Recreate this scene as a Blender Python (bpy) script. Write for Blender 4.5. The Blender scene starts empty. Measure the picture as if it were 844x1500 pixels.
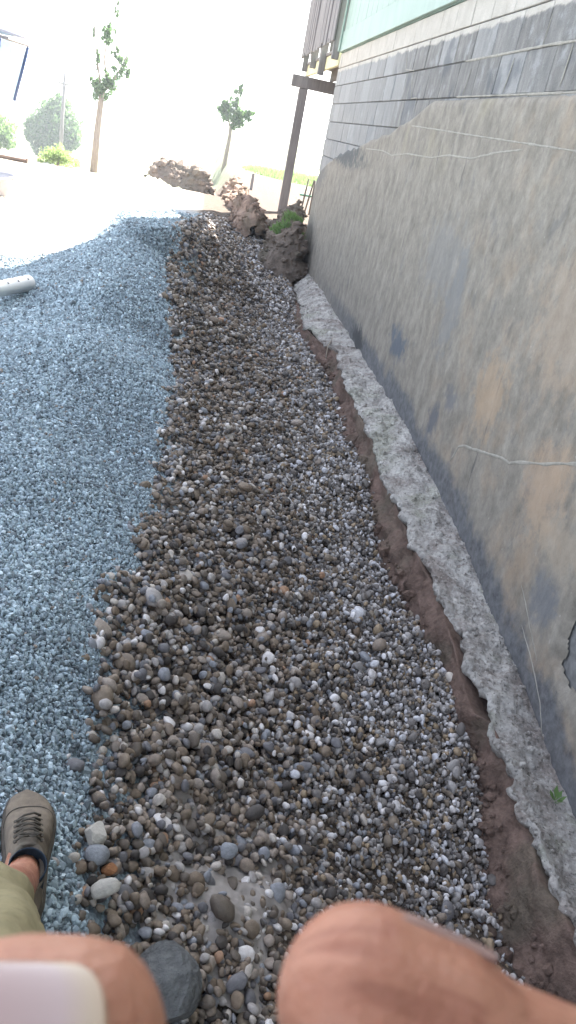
import bpy, bmesh, math, random
import numpy as np
from mathutils import Vector, Matrix, Euler, noise
random.seed(7); rng = np.random.default_rng(7)
R = math.radians
sc = bpy.context.scene
COL = sc.collection

# ------------------------------------------------------------------ camera
CAM_Z = 1.6
CM = Matrix(((0.978148, -0.207912, 0.0), (0.089814, 0.422542, -0.901882), (0.187512, 0.882174, 0.431982)))
cd = bpy.data.cameras.new('camera'); cam = bpy.data.objects.new('camera', cd); COL.objects.link(cam)
cam.matrix_world = Matrix.Translation((0, 0, CAM_Z)) @ CM.to_4x4()
cd.sensor_fit = 'VERTICAL'; cd.sensor_height = 36; cd.sensor_width = 36; cd.lens = 27.6
cd.clip_start = 0.01; cd.clip_end = 5000
cd.dof.use_dof = True; cd.dof.focus_distance = 3.2; cd.dof.aperture_fstop = 40
sc.camera = cam

# ------------------------------------------------------------------ light
SUN_AZ, SUN_EL = 23, 47
w = bpy.data.worlds.new('World'); sc.world = w; w.use_nodes = True
nt = w.node_tree; nt.nodes.clear()
sky = nt.nodes.new('ShaderNodeTexSky'); sky.sky_type = 'NISHITA'; sky.sun_disc = False
sky.sun_elevation = R(SUN_EL); sky.sun_rotation = R(SUN_AZ); sky.dust_density = 2.0; sky.air_density = 1.0
bg = nt.nodes.new('ShaderNodeBackground'); bg.inputs[1].default_value = 0.075
out = nt.nodes.new('ShaderNodeOutputWorld')
hs = nt.nodes.new('ShaderNodeHueSaturation'); hs.inputs['Saturation'].default_value = .55     # milky summer haze
nt.links.new(sky.outputs[0], hs.inputs['Color']); nt.links.new(hs.outputs[0], bg.inputs[0]); nt.links.new(bg.outputs[0], out.inputs[0])
sd = bpy.data.lights.new('sun', 'SUN'); sd.energy = 5.0; sd.angle = R(0.5); sd.color = (1, 0.95, 0.88)
sun = bpy.data.objects.new('sun', sd); COL.objects.link(sun)
sdir = Vector((math.sin(R(SUN_AZ)) * math.cos(R(SUN_EL)), math.cos(R(SUN_AZ)) * math.cos(R(SUN_EL)), math.sin(R(SUN_EL))))
sun.rotation_euler = sdir.to_track_quat('Z', 'Y').to_euler()
sc.view_settings.view_transform = 'Standard'; sc.view_settings.look = 'None'
sc.view_settings.exposure = 3.25; sc.view_settings.gamma = 1.0
sc.render.use_persistent_data = False
sc.cycles.max_bounces = 6; sc.cycles.diffuse_bounces = 3; sc.cycles.glossy_bounces = 2
sc.cycles.volume_bounces = 0; sc.cycles.transparent_max_bounces = 8

# ------------------------------------------------------------------ frames
# wall frame: local x runs along the wall away from the camera, y out from the wall, z up
WD = Vector((-0.182509, 0.983204, 0)); WN = Vector((-0.983204, -0.182509, 0)); D0 = 1.58
WALL = Matrix(((WD.x, WN.x, 0, -WN.x * D0), (WD.y, WN.y, 0, -WN.y * D0), (0, 0, 1, 0), (0, 0, 0, 1)))
def to_st(x, y):
    dx = x + WN.x * D0; dy = y + WN.y * D0
    return dx * WD.x + dy * WD.y, dx * WN.x + dy * WN.y
def from_st(s, t):
    return s * WD.x + t * WN.x - WN.x * D0, s * WD.y + t * WN.y - WN.y * D0

# ------------------------------------------------------------------ helpers
def tag(o, label=None, cat=None, group=None, kind=None):
    if label: o['label'] = label
    if cat: o['category'] = cat
    if group: o['group'] = group
    if kind: o['kind'] = kind
    return o
def link(name, me, m=None, parent=None):
    o = bpy.data.objects.new(name, me); COL.objects.link(o)
    if m is not None and me is not None and len(me.materials) == 0: me.materials.append(m)
    if parent: o.parent = parent
    return o
def empty(name, loc=(0, 0, 0), rz=0):
    o = bpy.data.objects.new(name, None); COL.objects.link(o); o.location = loc; o.rotation_euler = (0, 0, rz)
    o.empty_display_size = 0.1; return o
def mesh(name, v, f, smooth=False):
    me = bpy.data.meshes.new(name); me.from_pydata([tuple(p) for p in v], [], f)
    if smooth: me.polygons.foreach_set('use_smooth', [True] * len(me.polygons))
    me.update(); return me
class MB:
    def __init__(s): s.v = []; s.f = []
    def box(s, a, b, M=None):
        x0, y0, z0 = a; x1, y1, z1 = b; k = len(s.v)
        P = [Vector(p) for p in ((x0,y0,z0),(x1,y0,z0),(x1,y1,z0),(x0,y1,z0),(x0,y0,z1),(x1,y0,z1),(x1,y1,z1),(x0,y1,z1))]
        if M: P = [M @ p for p in P]
        s.v += P
        s.f += [tuple(k + i for i in q) for q in ((0,3,2,1),(4,5,6,7),(0,1,5,4),(1,2,6,5),(2,3,7,6),(3,0,4,7))]
        return s
    def tube(s, pts, rads, n=8, cap=True, flat=None):
        pts = [Vector(p) for p in pts]; rings = []
        if not hasattr(rads, '__len__'): rads = [rads] * len(pts)
        up = Vector((0, 0, 1))
        for i, p in enumerate(pts):
            d = (pts[min(i + 1, len(pts) - 1)] - pts[max(i - 1, 0)]).normalized()
            if abs(d.dot(up)) > .97: u0 = Vector((1, 0, 0))
            else: u0 = up
            if i == 0: a = d.cross(u0).normalized()
            else: a = (a - d * a.dot(d)).normalized()
            b = d.cross(a); k = len(s.v); r = rads[i]
            for j in range(n):
                q = 2 * math.pi * j / n
                s.v.append(p + a * math.cos(q) * r + b * math.sin(q) * r * (flat if flat else 1))
            rings.append(k)
        for i in range(len(rings) - 1):
            for j in range(n):
                s.f.append((rings[i] + j, rings[i] + (j + 1) % n, rings[i + 1] + (j + 1) % n, rings[i + 1] + j))
        if cap:
            s.f.append(tuple(rings[0] + j for j in reversed(range(n)))); s.f.append(tuple(rings[-1] + j for j in range(n)))
        return s
    def build(s, name, m, parent=None, smooth=False, bevel=0):
        me = mesh(name, s.v, s.f, smooth)
        if bevel:
            bm = bmesh.new(); bm.from_mesh(me); bmesh.ops.bevel(bm, geom=bm.edges[:], offset=bevel, segments=1, affect='EDGES'); bm.to_mesh(me); bm.free()
        return link(name, me, m, parent)
def grid_mesh(name, P, smooth=True, skip=None):
    """P: array (n, m, 3)"""
    n, m_, _ = P.shape; me = bpy.data.meshes.new(name)
    idx = np.arange(n * m_).reshape(n, m_)
    F = np.stack([idx[:-1, :-1], idx[1:, :-1], idx[1:, 1:], idx[:-1, 1:]], -1).reshape(-1, 4)
    if skip is not None: F = F[~skip.reshape(-1)]
    me.vertices.add(n * m_); me.vertices.foreach_set('co', P.astype(np.float32).ravel())
    me.loops.add(len(F) * 4); me.loops.foreach_set('vertex_index', F.astype(np.int32).ravel())
    me.polygons.add(len(F)); me.polygons.foreach_set('loop_start', np.arange(0, len(F) * 4, 4, dtype=np.int32))
    me.update(calc_edges=True); me.validate()
    if smooth: me.polygons.foreach_set('use_smooth', [True] * len(me.polygons))
    return me
# fast numpy value noise
_perm = rng.permutation(4096); _val = rng.random(4096) * 2 - 1
def vnoise(x, y, z=0.0):
    x, y, z = np.broadcast_arrays(np.asarray(x, float), np.asarray(y, float), np.asarray(z, float))
    xi = np.floor(x).astype(int); yi = np.floor(y).astype(int); zi = np.floor(z).astype(int)
    fx = x - xi; fy = y - yi; fz = z - zi
    fx = fx * fx * (3 - 2 * fx); fy = fy * fy * (3 - 2 * fy); fz = fz * fz * (3 - 2 * fz)
    def h(a, b, c): return _val[_perm[(_perm[(_perm[a & 4095] + b) & 4095] + c) & 4095]]
    def L(a, b, t): return a + (b - a) * t
    return L(L(L(h(xi,yi,zi),h(xi+1,yi,zi),fx),L(h(xi,yi+1,zi),h(xi+1,yi+1,zi),fx),fy),
             L(L(h(xi,yi,zi+1),h(xi+1,yi,zi+1),fx),L(h(xi,yi+1,zi+1),h(xi+1,yi+1,zi+1),fx),fy),fz)
def fbm(x, y, z=0.0, o=4, g=.5):
    s = 0; a = 1.0; t = 0
    for i in range(o):
        s = s + a * vnoise(np.asarray(x) * 2**i + 17*i, np.asarray(y) * 2**i + 5*i, np.asarray(z) * 2**i); t += a; a *= g
    return s / t

def worley(x, y, z):
    x, y, z = np.broadcast_arrays(np.asarray(x, float), np.asarray(y, float), np.asarray(z, float))
    xi = np.floor(x).astype(int); yi = np.floor(y).astype(int); zi = np.floor(z).astype(int); d1 = np.full(x.shape, 9.0)
    for a in (-1, 0, 1):
        for b in (-1, 0, 1):
            for c in (-1, 0, 1):
                i, j, k = xi + a, yi + b, zi + c; h = _perm[(_perm[(_perm[i & 4095] + j) & 4095] + k) & 4095]
                px_ = i + .5 + .45 * _val[h]; py_ = j + .5 + .45 * _val[(h * 7 + 13) & 4095]; pz_ = k + .5 + .45 * _val[(h * 3 + 101) & 4095]
                d1 = np.minimum(d1, (x - px_)**2 + (y - py_)**2 + (z - pz_)**2)
    return np.sqrt(d1)
def lumps(x, y, z): 
    d = worley(x, y, z); return np.sqrt(np.maximum(0, 1 - np.minimum(1, d * 1.15)**2)) - .6
# ------------------------------------------------------------------ materials
class NT:
    def __init__(s, name, rough=.85, spec=.3):
        s.m = bpy.data.materials.new(name); s.m.use_nodes = True; s.t = s.m.node_tree
        s.b = s.t.nodes['Principled BSDF']; s.b.inputs['Roughness'].default_value = rough
        s.b.inputs['Specular IOR Level'].default_value = spec
        s._pos = None
    def n(s, ty, **kw):
        x = s.t.nodes.new(ty)
        for k, v in kw.items(): setattr(x, k, v)
        return x
    def L(s, a, b): s.t.links.new(a, b)
    def pos(s, obj=False):
        if obj: return s.n('ShaderNodeTexCoord').outputs['Object']
        return s.n('ShaderNodeNewGeometry').outputs['Position']
    def mapped(s, src, scale=(1,1,1), loc=(0,0,0), rot=(0,0,0)):
        m = s.n('ShaderNodeMapping'); m.inputs['Scale'].default_value = scale; m.inputs['Location'].default_value = loc; m.inputs['Rotation'].default_value = rot
        s.L(src, m.inputs[0]); return m.outputs[0]
    def noise(s, src, scale, detail=4, rough=.55, dist=0):
        x = s.n('ShaderNodeTexNoise'); x.inputs['Scale'].default_value = scale; x.inputs['Detail'].default_value = detail
        x.inputs['Roughness'].default_value = rough; x.inputs['Distortion'].default_value = dist
        s.L(src, x.inputs['Vector']); return x.outputs[0]
    def voro(s, src, scale, out='Distance', feature='F1', rnd=1):
        x = s.n('ShaderNodeTexVoronoi', feature=feature); x.inputs['Scale'].default_value = scale; x.inputs['Randomness'].default_value = rnd
        s.L(src, x.inputs['Vector']); return x.outputs[out]
    def ramp(s, fac, stops, interp='LINEAR'):
        x = s.n('ShaderNodeValToRGB'); x.color_ramp.interpolation = interp
        e = x.color_ramp.elements
        while len(e) < len(stops): e.new(.5)
        for i, (p, c) in enumerate(stops):
            e[i].position = p; e[i].color = (c if hasattr(c, '__len__') else (c, c, c)) + ((1,) if (not hasattr(c, '__len__') or len(c) == 3) else ())
        s.L(fac, x.inputs[0]); return x.outputs[0]
    def math(s, op, a, b=None, clamp=False):
        x = s.n('ShaderNodeMath', operation=op); x.use_clamp = clamp
        for i, v in enumerate((a, b)):
            if v is None: continue
            if isinstance(v, (int, float)): x.inputs[i].default_value = v
            else: s.L(v, x.inputs[i])
        return x.outputs[0]
    def mix(s, fac, a, b, mode='MIX'):
        x = s.n('ShaderNodeMix', data_type='RGBA', blend_type=mode)
        for i, v in ((0, fac), (6, a), (7, b)):
            if isinstance(v, (int, float)): x.inputs[i].default_value = v
            elif isinstance(v, tuple): x.inputs[i].default_value = v + ((1,) if len(v) == 3 else ())
            else: s.L(v, x.inputs[i])
        return x.outputs[2]
    def sep(s, src):
        x = s.n('ShaderNodeSeparateXYZ'); s.L(src, x.inputs[0]); return x.outputs
    def band(s, v, lo, hi):
        x = s.n('ShaderNodeMapRange'); x.interpolation_type = 'SMOOTHSTEP'
        s.L(v, x.inputs[0]); x.inputs[1].default_value = lo; x.inputs[2].default_value = hi; return x.outputs[0]
    def col(s, c):
        if isinstance(c, tuple): s.b.inputs['Base Color'].default_value = c + (1,)
        else: s.L(c, s.b.inputs['Base Color'])
        return s
    def bump(s, h, strength=.5, dist=.01):
        x = s.n('ShaderNodeBump'); x.inputs['Strength'].default_value = strength; x.inputs['Distance'].default_value = dist
        s.L(h, x.inputs['Height']); s.L(x.outputs[0], s.b.inputs['Normal']); return s

def simple(name, c, c2=None, scale=20, rough=.8, bump=.2, bd=.004, spec=.3, obj=True, stretch=(1,1,1)):
    k = NT(name, rough, spec); p = k.mapped(k.pos(obj), stretch); n = k.noise(p, scale, 6, .6)
    c2 = c2 or tuple(x * .7 for x in c)
    k.col(k.ramp(n, [(.3, c2), (.7, c)])); k.bump(n, bump, bd); return k.m

# stones: a colour per stone (Object Info random also varies per instance)
def stone_mat():
    k = NT('river_stone', .7, .35)
    oi = k.n('ShaderNodeObjectInfo')
    r = oi.outputs['Random']
    base = k.ramp(r, [(0, (.045,.04,.036)), (.12, (.085,.072,.058)), (.25, (.115,.09,.065)), (.37, (.15,.125,.1)), (.47, (.10,.10,.105)), (.56, (.19,.165,.14)), (.66, (.13,.105,.078)),
        (.75, (.22,.21,.2)), (.83, (.16,.17,.185)), (.9, (.3,.28,.25)), (.95, (.42,.41,.4)), (.985, (.22,.14,.09)), (1, (.5,.49,.47))], 'CONSTANT')
    gb = k.ramp(r, [(0, (.075,.07,.066)), (.15, (.11,.103,.096)), (.3, (.17,.165,.158)), (.45, (.13,.11,.085)), (.55, (.24,.235,.23)), (.66, (.32,.315,.31)), (.76, (.19,.15,.10)), (.86, (.36,.37,.39)), (.96, (.50,.50,.50))], 'CONSTANT')
    st = k.n('ShaderNodeVectorMath', operation='DOT_PRODUCT'); k.L(oi.outputs['Location'], st.inputs[0]); st.inputs[1].default_value = (-WN.x, -WN.y, 0)
    nz = k.noise(oi.outputs['Location'], .9, 2)
    f = k.math('ADD', st.outputs['Value'], k.math('MULTIPLY', nz, 1.1))
    f = k.band(f, .85, 1.6)
    wn = k.n('ShaderNodeTexWhiteNoise', noise_dimensions='1D'); k.L(r, wn.inputs['W'])
    f = k.math('GREATER_THAN', k.math('ADD', f, k.math('MULTIPLY', wn.outputs[0], .9)), 1.05)
    c = k.mix(f, base, gb)
    p = k.pos(True); n1 = k.noise(p, 1.6, 5, .6); n2 = k.noise(p, 9, 5, .7)
    c = k.mix(1.0, c, (1.46, 1.37, 1.34), 'MULTIPLY')
    c = k.mix(.55, c, k.ramp(n1, [(.3, .35), (.7, .75)]), 'OVERLAY')
    c = k.mix(.3, c, k.ramp(n2, [(.35, .3), (.65, .7)]), 'OVERLAY')
    k.col(c); k.bump(n2, .25, .02); return k.m
def gravel_mat():
    k = NT('crushed_limestone', .75, .35)
    oi = k.n('ShaderNodeObjectInfo'); r = oi.outputs['Random']
    c = k.ramp(r, [(0, (.13,.15,.165)), (.12, (.21,.25,.275)), (.3, (.28,.335,.37)), (.5, (.345,.415,.455)), (.65, (.25,.30,.33)), (.78, (.41,.49,.535)), (.94, (.54,.63,.68)), (.99, (.27,.22,.185))], 'CONSTANT')
    pn = k.noise(oi.outputs['Location'], 1.3, 3)
    c = k.mix(.5, c, k.ramp(pn, [(.35, .36), (.65, .64)]), 'OVERLAY')
    k.col(c); return k.m
def ground_mat():
    k = NT('ground_soil', .95, .1); p = k.pos()
    n = k.noise(p, 3, 6, .6); n2 = k.noise(p, 45, 4, .6)
    soil = k.ramp(n, [(.3, (.3,.25,.2)), (.7, (.42,.37,.31))])
    xyz = k.sep(p)
    # crushed stone spread over the near part
    grav = k.ramp(k.voro(p, 80, 'Color'), [(.1, (.14,.17,.2)), (.6, (.34,.41,.46)), (.95, (.5,.58,.64))])
    near = k.math('MULTIPLY', k.band(xyz[1], 13.5, 12), k.math('MAXIMUM', k.band(xyz[1], 7.2, 6.6), k.band(xyz[0], -2.8, -2.6)))
    c = k.mix(near, soil, grav)
    d = k.n('ShaderNodeVectorMath', operation='DOT_PRODUCT'); k.L(p, d.inputs[0]); d.inputs[1].default_value = (-WN.x, -WN.y, 0)
    tr = k.band(d.outputs['Value'], -.0, .15)
    c = k.mix(tr, c, k.ramp(n2, [(.3, (.055,.042,.034)), (.7, (.12,.095,.075))]))
    far = k.band(k.math('ADD', xyz[1], k.math('MULTIPLY', n, 9)), 26, 32)
    c = k.mix(far, c, k.ramp(n, [(.3, (.14,.16,.10)), (.7, (.2,.21,.14))]))
    k.col(c); k.bump(k.math('ADD', n2, k.voro(p, 80)), .6, .02); return k.m
def dirt_mat(name='clay_soil', a=(.07,.048,.038), b=(.23,.155,.125)):
    k = NT(name, .95, .12); p = k.pos()
    n = k.noise(p, 7, 8, .65); n2 = k.noise(p, 60, 5, .7); n3 = k.noise(p, 2.2, 3)
    c = k.ramp(n, [(.28, a), (.5, tuple((x + y) / 2 for x, y in zip(a, b))), (.75, b)])
    c = k.mix(k.band(n3, .5, .62), c, k.mix(.5, c, (.13,.115,.085)))
    c = k.mix(.6, c, k.ramp(n2, [(.3, .3), (.7, .7)]), 'OVERLAY')
    k.col(c); k.bump(k.math('ADD', n, k.math('MULTIPLY', n2, .4)), .9, .03); return k.m
def concrete_mat():
    k = NT('rough_concrete', .95, .15); p = k.pos()
    n = k.noise(p, 9, 9, .68); n2 = k.noise(p, 70, 6, .7); n3 = k.noise(p, 3.1, 4, .6); v = k.voro(p, 38)
    c = k.ramp(n, [(.25, (.18,.155,.135)), (.42, (.37,.34,.31)), (.58, (.54,.505,.465)), (.75, (.66,.63,.58))])
    c = k.mix(k.math('MULTIPLY', k.band(n3, .5, .64), .6), c, (.24,.19,.165))
    c = k.mix(k.math('MULTIPLY', k.band(n3, .46, .36), .5), c, (.33,.33,.25))
    c = k.mix(k.math('MULTIPLY', k.band(n2, .56, .64), .8), c, (.11,.10,.09)); c = k.mix(k.math('MULTIPLY', k.band(n2, .42, .36), .7), c, (.66,.64,.6))
    c = k.mix(k.math('MULTIPLY', k.band(k.noise(p, 22, 6, .7), .56, .64), .55), c, (.2,.165,.14))
    k.col(c); k.bump(k.math('ADD', k.math('MULTIPLY', n2, .9), k.math('MULTIPLY', v, .8)), 1, .02); return k.m
def parge_mat():
    k = NT('parged_wall', .9, .2); P = k.n('ShaderNodeTexCoord').outputs['Object']; xyz = k.sep(P)
    st = k.mapped(P, (1, 1, .62), rot=(0, R(28), 0))
    n1 = k.noise(P, 1.3, 4, .6); n2 = k.noise(st, 9, 7, .65); n3 = k.noise(st, 42, 6, .7); n4 = k.noise(P, 3.0, 5, .62); n5 = k.noise(P, 140, 3, .6)
    c = k.ramp(n2, [(.2, (.125,.110,.094)), (.42, (.202,.178,.148)), (.58, (.250,.222,.186)), (.8, (.322,.292,.25))])
    # ochre bleed in patches, lower and nearer
    c = k.mix(.3, c, k.ramp(k.noise(P, 30, 9, .75), [(.34, .25), (.5, .5), (.66, .75)]), 'OVERLAY')
    ln = k.noise(k.mapped(P, (1, 1, .07), rot=(0, R(30), 0)), 26, 5, .6); lm = k.band(k.noise(P, 2.3, 5, .6), .48, .62)
    c = k.mix(k.math('MULTIPLY', k.math('MULTIPLY', k.band(ln, .63, .70), lm), .75), c, (.075,.07,.07))
    om = k.math('MULTIPLY', k.band(n4, .46, .72), k.band(xyz[0], 5.5, 3.0)); c = k.mix(k.math('MULTIPLY', om, .5), c, (.38,.27,.18))
    om2 = k.math('MULTIPLY', k.band(k.noise(k.mapped(P, loc=(7,3,1)), 1.7, 4), .52, .66), k.band(xyz[2], 1.4, 1.8)); c = k.mix(k.math('MULTIPLY', om2, .4), c, (.27,.235,.16))
    # dark scuffs
    dk = k.band(k.noise(st, 5, 8, .72), .56, .68); c = k.mix(k.math('MULTIPLY', dk, .45), c, (.11,.108,.11))
    fine = k.band(n3, .62, .72); c = k.mix(k.math('MULTIPLY', fine, .45), c, (.09,.085,.085))
    lf = k.band(n3, .36, .28); c = k.mix(k.math('MULTIPLY', lf, .4), c, (.5,.475,.44))
    # tar band along the foot of the wall: blue black, ragged
    fa = k.n('ShaderNodeAttribute'); fa.attribute_name = 'above_footing'; h = fa.outputs['Fac']
    hh = k.math('ADD', h, k.math('MULTIPLY', k.math('SUBTRACT', k.noise(P, 4, 7, .7), .5), .38))
    tb = k.band(hh, .20, .10); tb = k.math('MULTIPLY', tb, k.band(xyz[0], 10.5, 6.5))
    c = k.mix(k.math('MULTIPLY', tb, .85), c, k.ramp(k.noise(P, 25, 5, .7), [(.3, (.055,.058,.065)), (.7, (.16,.163,.175))]))
    def blot(cx, cz, rx, rz, col, amt):
        nonlocal c
        q = k.mapped(P, (1/rx, 0, 1/rz), (-cx/rx, 0, -cz/rz))
        ln = k.n('ShaderNodeVectorMath', operation='LENGTH'); k.L(q, ln.inputs[0])
        d = k.math('ADD', ln.outputs['Value'], k.math('MULTIPLY', k.math('SUBTRACT', k.noise(P, 10, 8, .75), .5), 3.4))
        c = k.mix(k.math('MULTIPLY', k.band(d, 1.25, .45), amt), c, col)
    blot(5.55, .36, .24, .13, (.09,.105,.13), .85)
    blot(4.39, .2, .10, .10, (.10,.105,.12), .8); blot(4.2, .40, .12, .07, (.13,.13,.14), .7); blot(2.55, .12, .12, .12, (.13,.14,.16), .6)
    blot(3.68, .6, .22, .22, (.40,.28,.18), .5); blot(2.84, .46, .2, .2, (.40,.28,.19), .45); blot(3.1, 1.1, .4, .3, (.38,.28,.2), .35); blot(2.6, .35, .25, .12, (.38,.30,.22), .4)
    blot(9.8, 1.46, 1.5, .13, (.07,.075,.08), .85); blot(11.2, 1.15, .5, .2, (.12,.12,.12), .6)
    blot(6.9, .05, .35, .1, (.05,.05,.05), .9); blot(5.0, 1.05, .5, .25, (.2,.195,.19), .5); blot(4.6, .85, .15, .3, (.18,.18,.18), .6)
    k.col(c); k.bump(k.math('ADD', k.math('MULTIPLY', n2, .8), k.math('ADD', k.math('MULTIPLY', n3, .5), k.math('MULTIPLY', n5, .15))), .5, .012); return k.m
def block_mat():
    k = NT('tarred_block', .85, .25); P = k.n('ShaderNodeNewGeometry').outputs['Position']
    mp = k.n('ShaderNodeMapping'); mp.vector_type = 'POINT'
    # into wall coordinates
    a = k.n('ShaderNodeVectorMath', operation='DOT_PRODUCT'); k.L(P, a.inputs[0]); a.inputs[1].default_value = (WD.x, WD.y, 0)
    xyz = k.sep(P); cmb = k.n('ShaderNodeCombineXYZ'); k.L(a.outputs['Value'], cmb.inputs[0]); k.L(xyz[2], cmb.inputs[2]); Q = cmb.outputs[0]
    rnd = k.n('ShaderNodeObjectInfo').outputs['Random']
    n1 = k.noise(Q, 6, 6, .65); n2 = k.noise(Q, 90, 4, .7); n3 = k.noise(k.mapped(Q, (1, 1, .3)), 14, 6, .7); n4 = k.noise(Q, 2.2, 4)
    tar = k.ramp(n3, [(.25, (.095,.09,.085)), (.5, (.165,.155,.145)), (.75, (.27,.255,.235))])
    tar = k.mix(k.band(n1, .52, .7), tar, (.27,.265,.26))
    tar = k.mix(k.math('MULTIPLY', k.band(rnd, .55, .95), .5), tar, (.33,.325,.32))
    tar = k.mix(k.math('MULTIPLY', k.band(n4, .45, .36), .6), tar, (.08,.085,.095))
    farl = k.band(a.outputs['Value'], 6.5, 9); tar = k.mix(k.math('MULTIPLY', farl, .5), tar, (.30,.295,.29))
    bare = k.ramp(n1, [(.3, (.36,.325,.28)), (.7, (.48,.44,.39))])
    zz = k.math('ADD', xyz[2], k.math('MULTIPLY', k.math('SUBTRACT', k.noise(Q, 5, 6, .7), .5), .10))
    f = k.band(zz, 2.345, 2.365)
    c = k.mix(f, tar, bare)
    c = k.mix(.35, c, k.ramp(n2, [(.3, .35), (.7, .65)]), 'OVERLAY')
    k.col(c); k.bump(k.math('ADD', n2, n1), .6, .008); return k.m
def wood(name, c, c2, rough=.75):
    k = NT(name, rough, .25); p = k.mapped(k.pos(True), (1, 1, .08)); n = k.noise(p, 30, 6, .65, .4); n2 = k.noise(k.pos(True), 3, 3)
    k.col(k.mix(.4, k.ramp(n, [(.3, c2), (.7, c)]), k.ramp(n2, [(.3, .4), (.7, .6)]), 'OVERLAY')); k.bump(n, .3, .004); return k.m
def leaf_mat(name, a, b):
    k = NT(name, .55, .3); oi = k.n('ShaderNodeNewGeometry').outputs['Random Per Island']
    k.col(k.ramp(oi, [(0, a), (1, b)])); k.b.inputs['Transmission Weight'].default_value = 0
    tr = k.n('ShaderNodeBsdfTranslucent'); mx = k.n('ShaderNodeMixShader'); mx.inputs[0].default_value = .35
    tr.inputs[0].default_value = tuple(min(1, x * 1.6) for x in b) + (1,)
    o = k.t.nodes['Material Output']; k.L(k.b.outputs[0], mx.inputs[1]); k.L(tr.outputs[0], mx.inputs[2]); k.L(mx.outputs[0], o.inputs[0]); return k.m
M = {}
M['stone'] = stone_mat(); M['gravel'] = gravel_mat(); M['ground'] = ground_mat(); M['dirt'] = dirt_mat(); M['conc'] = concrete_mat()
M['parge'] = parge_mat(); M['block'] = block_mat()
M['mortar'] = simple('mortar_joint', (.21,.205,.2), (.12,.118,.115), 30)
M['ridge'] = simple('pale_mortar', (.33,.305,.26), (.22,.2,.17), 25)
M['cavity'] = simple('cavity_shade', (.022,.022,.026), (.012,.012,.014), 20)  # near black: the shade inside the hole is put into the colour
M['green'] = wood('green_painted_board', (.235,.31,.26), (.20,.27,.225), .5)
M['greywood'] = wood('weathered_grey_board', (.215,.195,.19), (.13,.12,.12))
M['darkwood'] = wood('dark_brown_timber', (.16,.13,.11), (.09,.075,.065))
M['palewood'] = wood('lit_rim_lumber', (.62,.58,.36), (.5,.46,.28))  # the rim joist's lit yellow-green look is put into the colour
M['roof'] = simple('roof_metal', (.3,.3,.3), (.25,.25,.25), 5)
M['bark'] = simple('young_bark', (.24,.2,.16), (.14,.115,.095), 30, stretch=(1,1,.2))
M['leaf'] = leaf_mat('leaf_green', (.05,.1,.03), (.12,.2,.06)); M['leafd'] = leaf_mat('leaf_dark', (.03,.075,.03), (.08,.14,.05)); M['leafl'] = leaf_mat('leaf_light', (.12,.19,.05), (.22,.3,.1))
M['grass'] = leaf_mat('grass_blade', (.06,.12,.035), (.14,.22,.07))
M['pvc'] = simple('white_pvc', (.8,.8,.8), (.72,.72,.72), 8, .4, .05, spec=.5)
M['hole'] = simple('pipe_hole', (.04,.04,.04))

# ------------------------------------------------------------------ terrain
ctrl = [(-0.37,1.10,0.30),(-0.32,0.97,0.30),(-0.59,1.46,0.30),(-0.84,2.05,0.30),(-1.30,3.11,0.30),(-1.75,4.17,0.26),(-0.56,1.85,0.25),(-0.84,2.65,0.28),(-1.78,5.35,0.24),(-2.43,5.76,0.16),(-2.48,6.70,0.14),(-1.88,8.5,0.68),(-1.84,7.85,0.56),(-1.75,6.91,0.50),(-2.05,7.58,0.48),(-1.59,5.48,0.38),(-1.51,6.09,0.40),(-1.34,4.29,0.32),(-1.9,9.7,0.45),(-1.66,7.93,0.34),(-2.35,8.89,0.42),(-2.33,7.88,0.30),(-2.9,9.2,.16),(-2.6,10.5,.2),(-2.0,11.2,.25),(-2.20,12.15,0.15),(-1.65,7.68,0.14),(-1.08,5.38,0.12),(-0.86,4.57,0.10),(-0.72,3.67,0.10),(-0.58,2.78,0.10),(-0.49,2.32,0.10),(-0.48,1.89,0.12),(-0.34,1.38,0.12),(-0.28,1.10,0.14),(-0.21,1.00,0.10),(0.08,2.32,-0.20),(0.04,1.37,-0.12),(0.19,1.24,-0.15),(0.37,1.71,-0.30),(0.61,1.75,-0.42),(0.36,2.15,-0.30),(0.17,2.85,-0.22),(-0.09,3.10,-0.08),(0.12,3.57,-0.20),(-0.14,4.22,-0.14),(-0.34,3.58,0.00),(-0.12,5.52,-0.22),(-0.48,4.75,-0.05),(-0.67,6.72,-0.10),(-0.36,7.64,-0.25),(-1.17,8.65,-0.05),(-0.85,9.98,-0.20),(-1.41,11.23,-0.05),(-2.53,7.70,0.12),(-3.09,7.28,0.15),(-3.96,9.31,0.20),(-3.57,10.47,0.20),(-3.43,13.26,0.22),(-2.61,14.79,0.2),(-1.89,13.50,0.12),(-2.78,8.64,0.20),
 (-3,3,.3),(-3,1,.3),(-1.5,0,.3),(-.6,.2,.25),(0,.2,-.05),(.9,.4,-.45),(-5,6,.2),(-6,12,.2),(-5,15,.2),(-3,17,.2),(-.6,.6,.3),(-1.2,1,.32)]
for s_, z_ in ((9.91,-.1),(7.74,-.25),(5.7,-.245),(4.35,-.301),(3.47,-.42),(2.74,-.36),(2.23,-.37),(1.92,-.445),(1.58,-.55),(1.37,-.53),(.5,-.5)):
    ctrl.append((*from_st(s_, .28), z_)); ctrl.append((*from_st(s_, .1), z_ - .03))
ctrl = np.array(ctrl)
def tps_fit(c, lam=.02):
    n = len(c); d = np.sqrt(((c[:, None, :2] - c[None, :, :2])**2).sum(-1)) + 1e-9
    K = d * d * np.log(d); K[np.arange(n), np.arange(n)] = lam
    P = np.c_[np.ones(n), c[:, :2]]
    A = np.zeros((n + 3, n + 3)); A[:n, :n] = K; A[:n, n:] = P; A[n:, :n] = P.T
    return np.linalg.solve(A, np.r_[c[:, 2], 0, 0, 0])
WT = tps_fit(ctrl)
FARD = [0, 16, 24, 50, 80, 200, 3000]; FARZ = [.2, .2, -.5, -2.8, -4, -6, -6]
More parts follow.
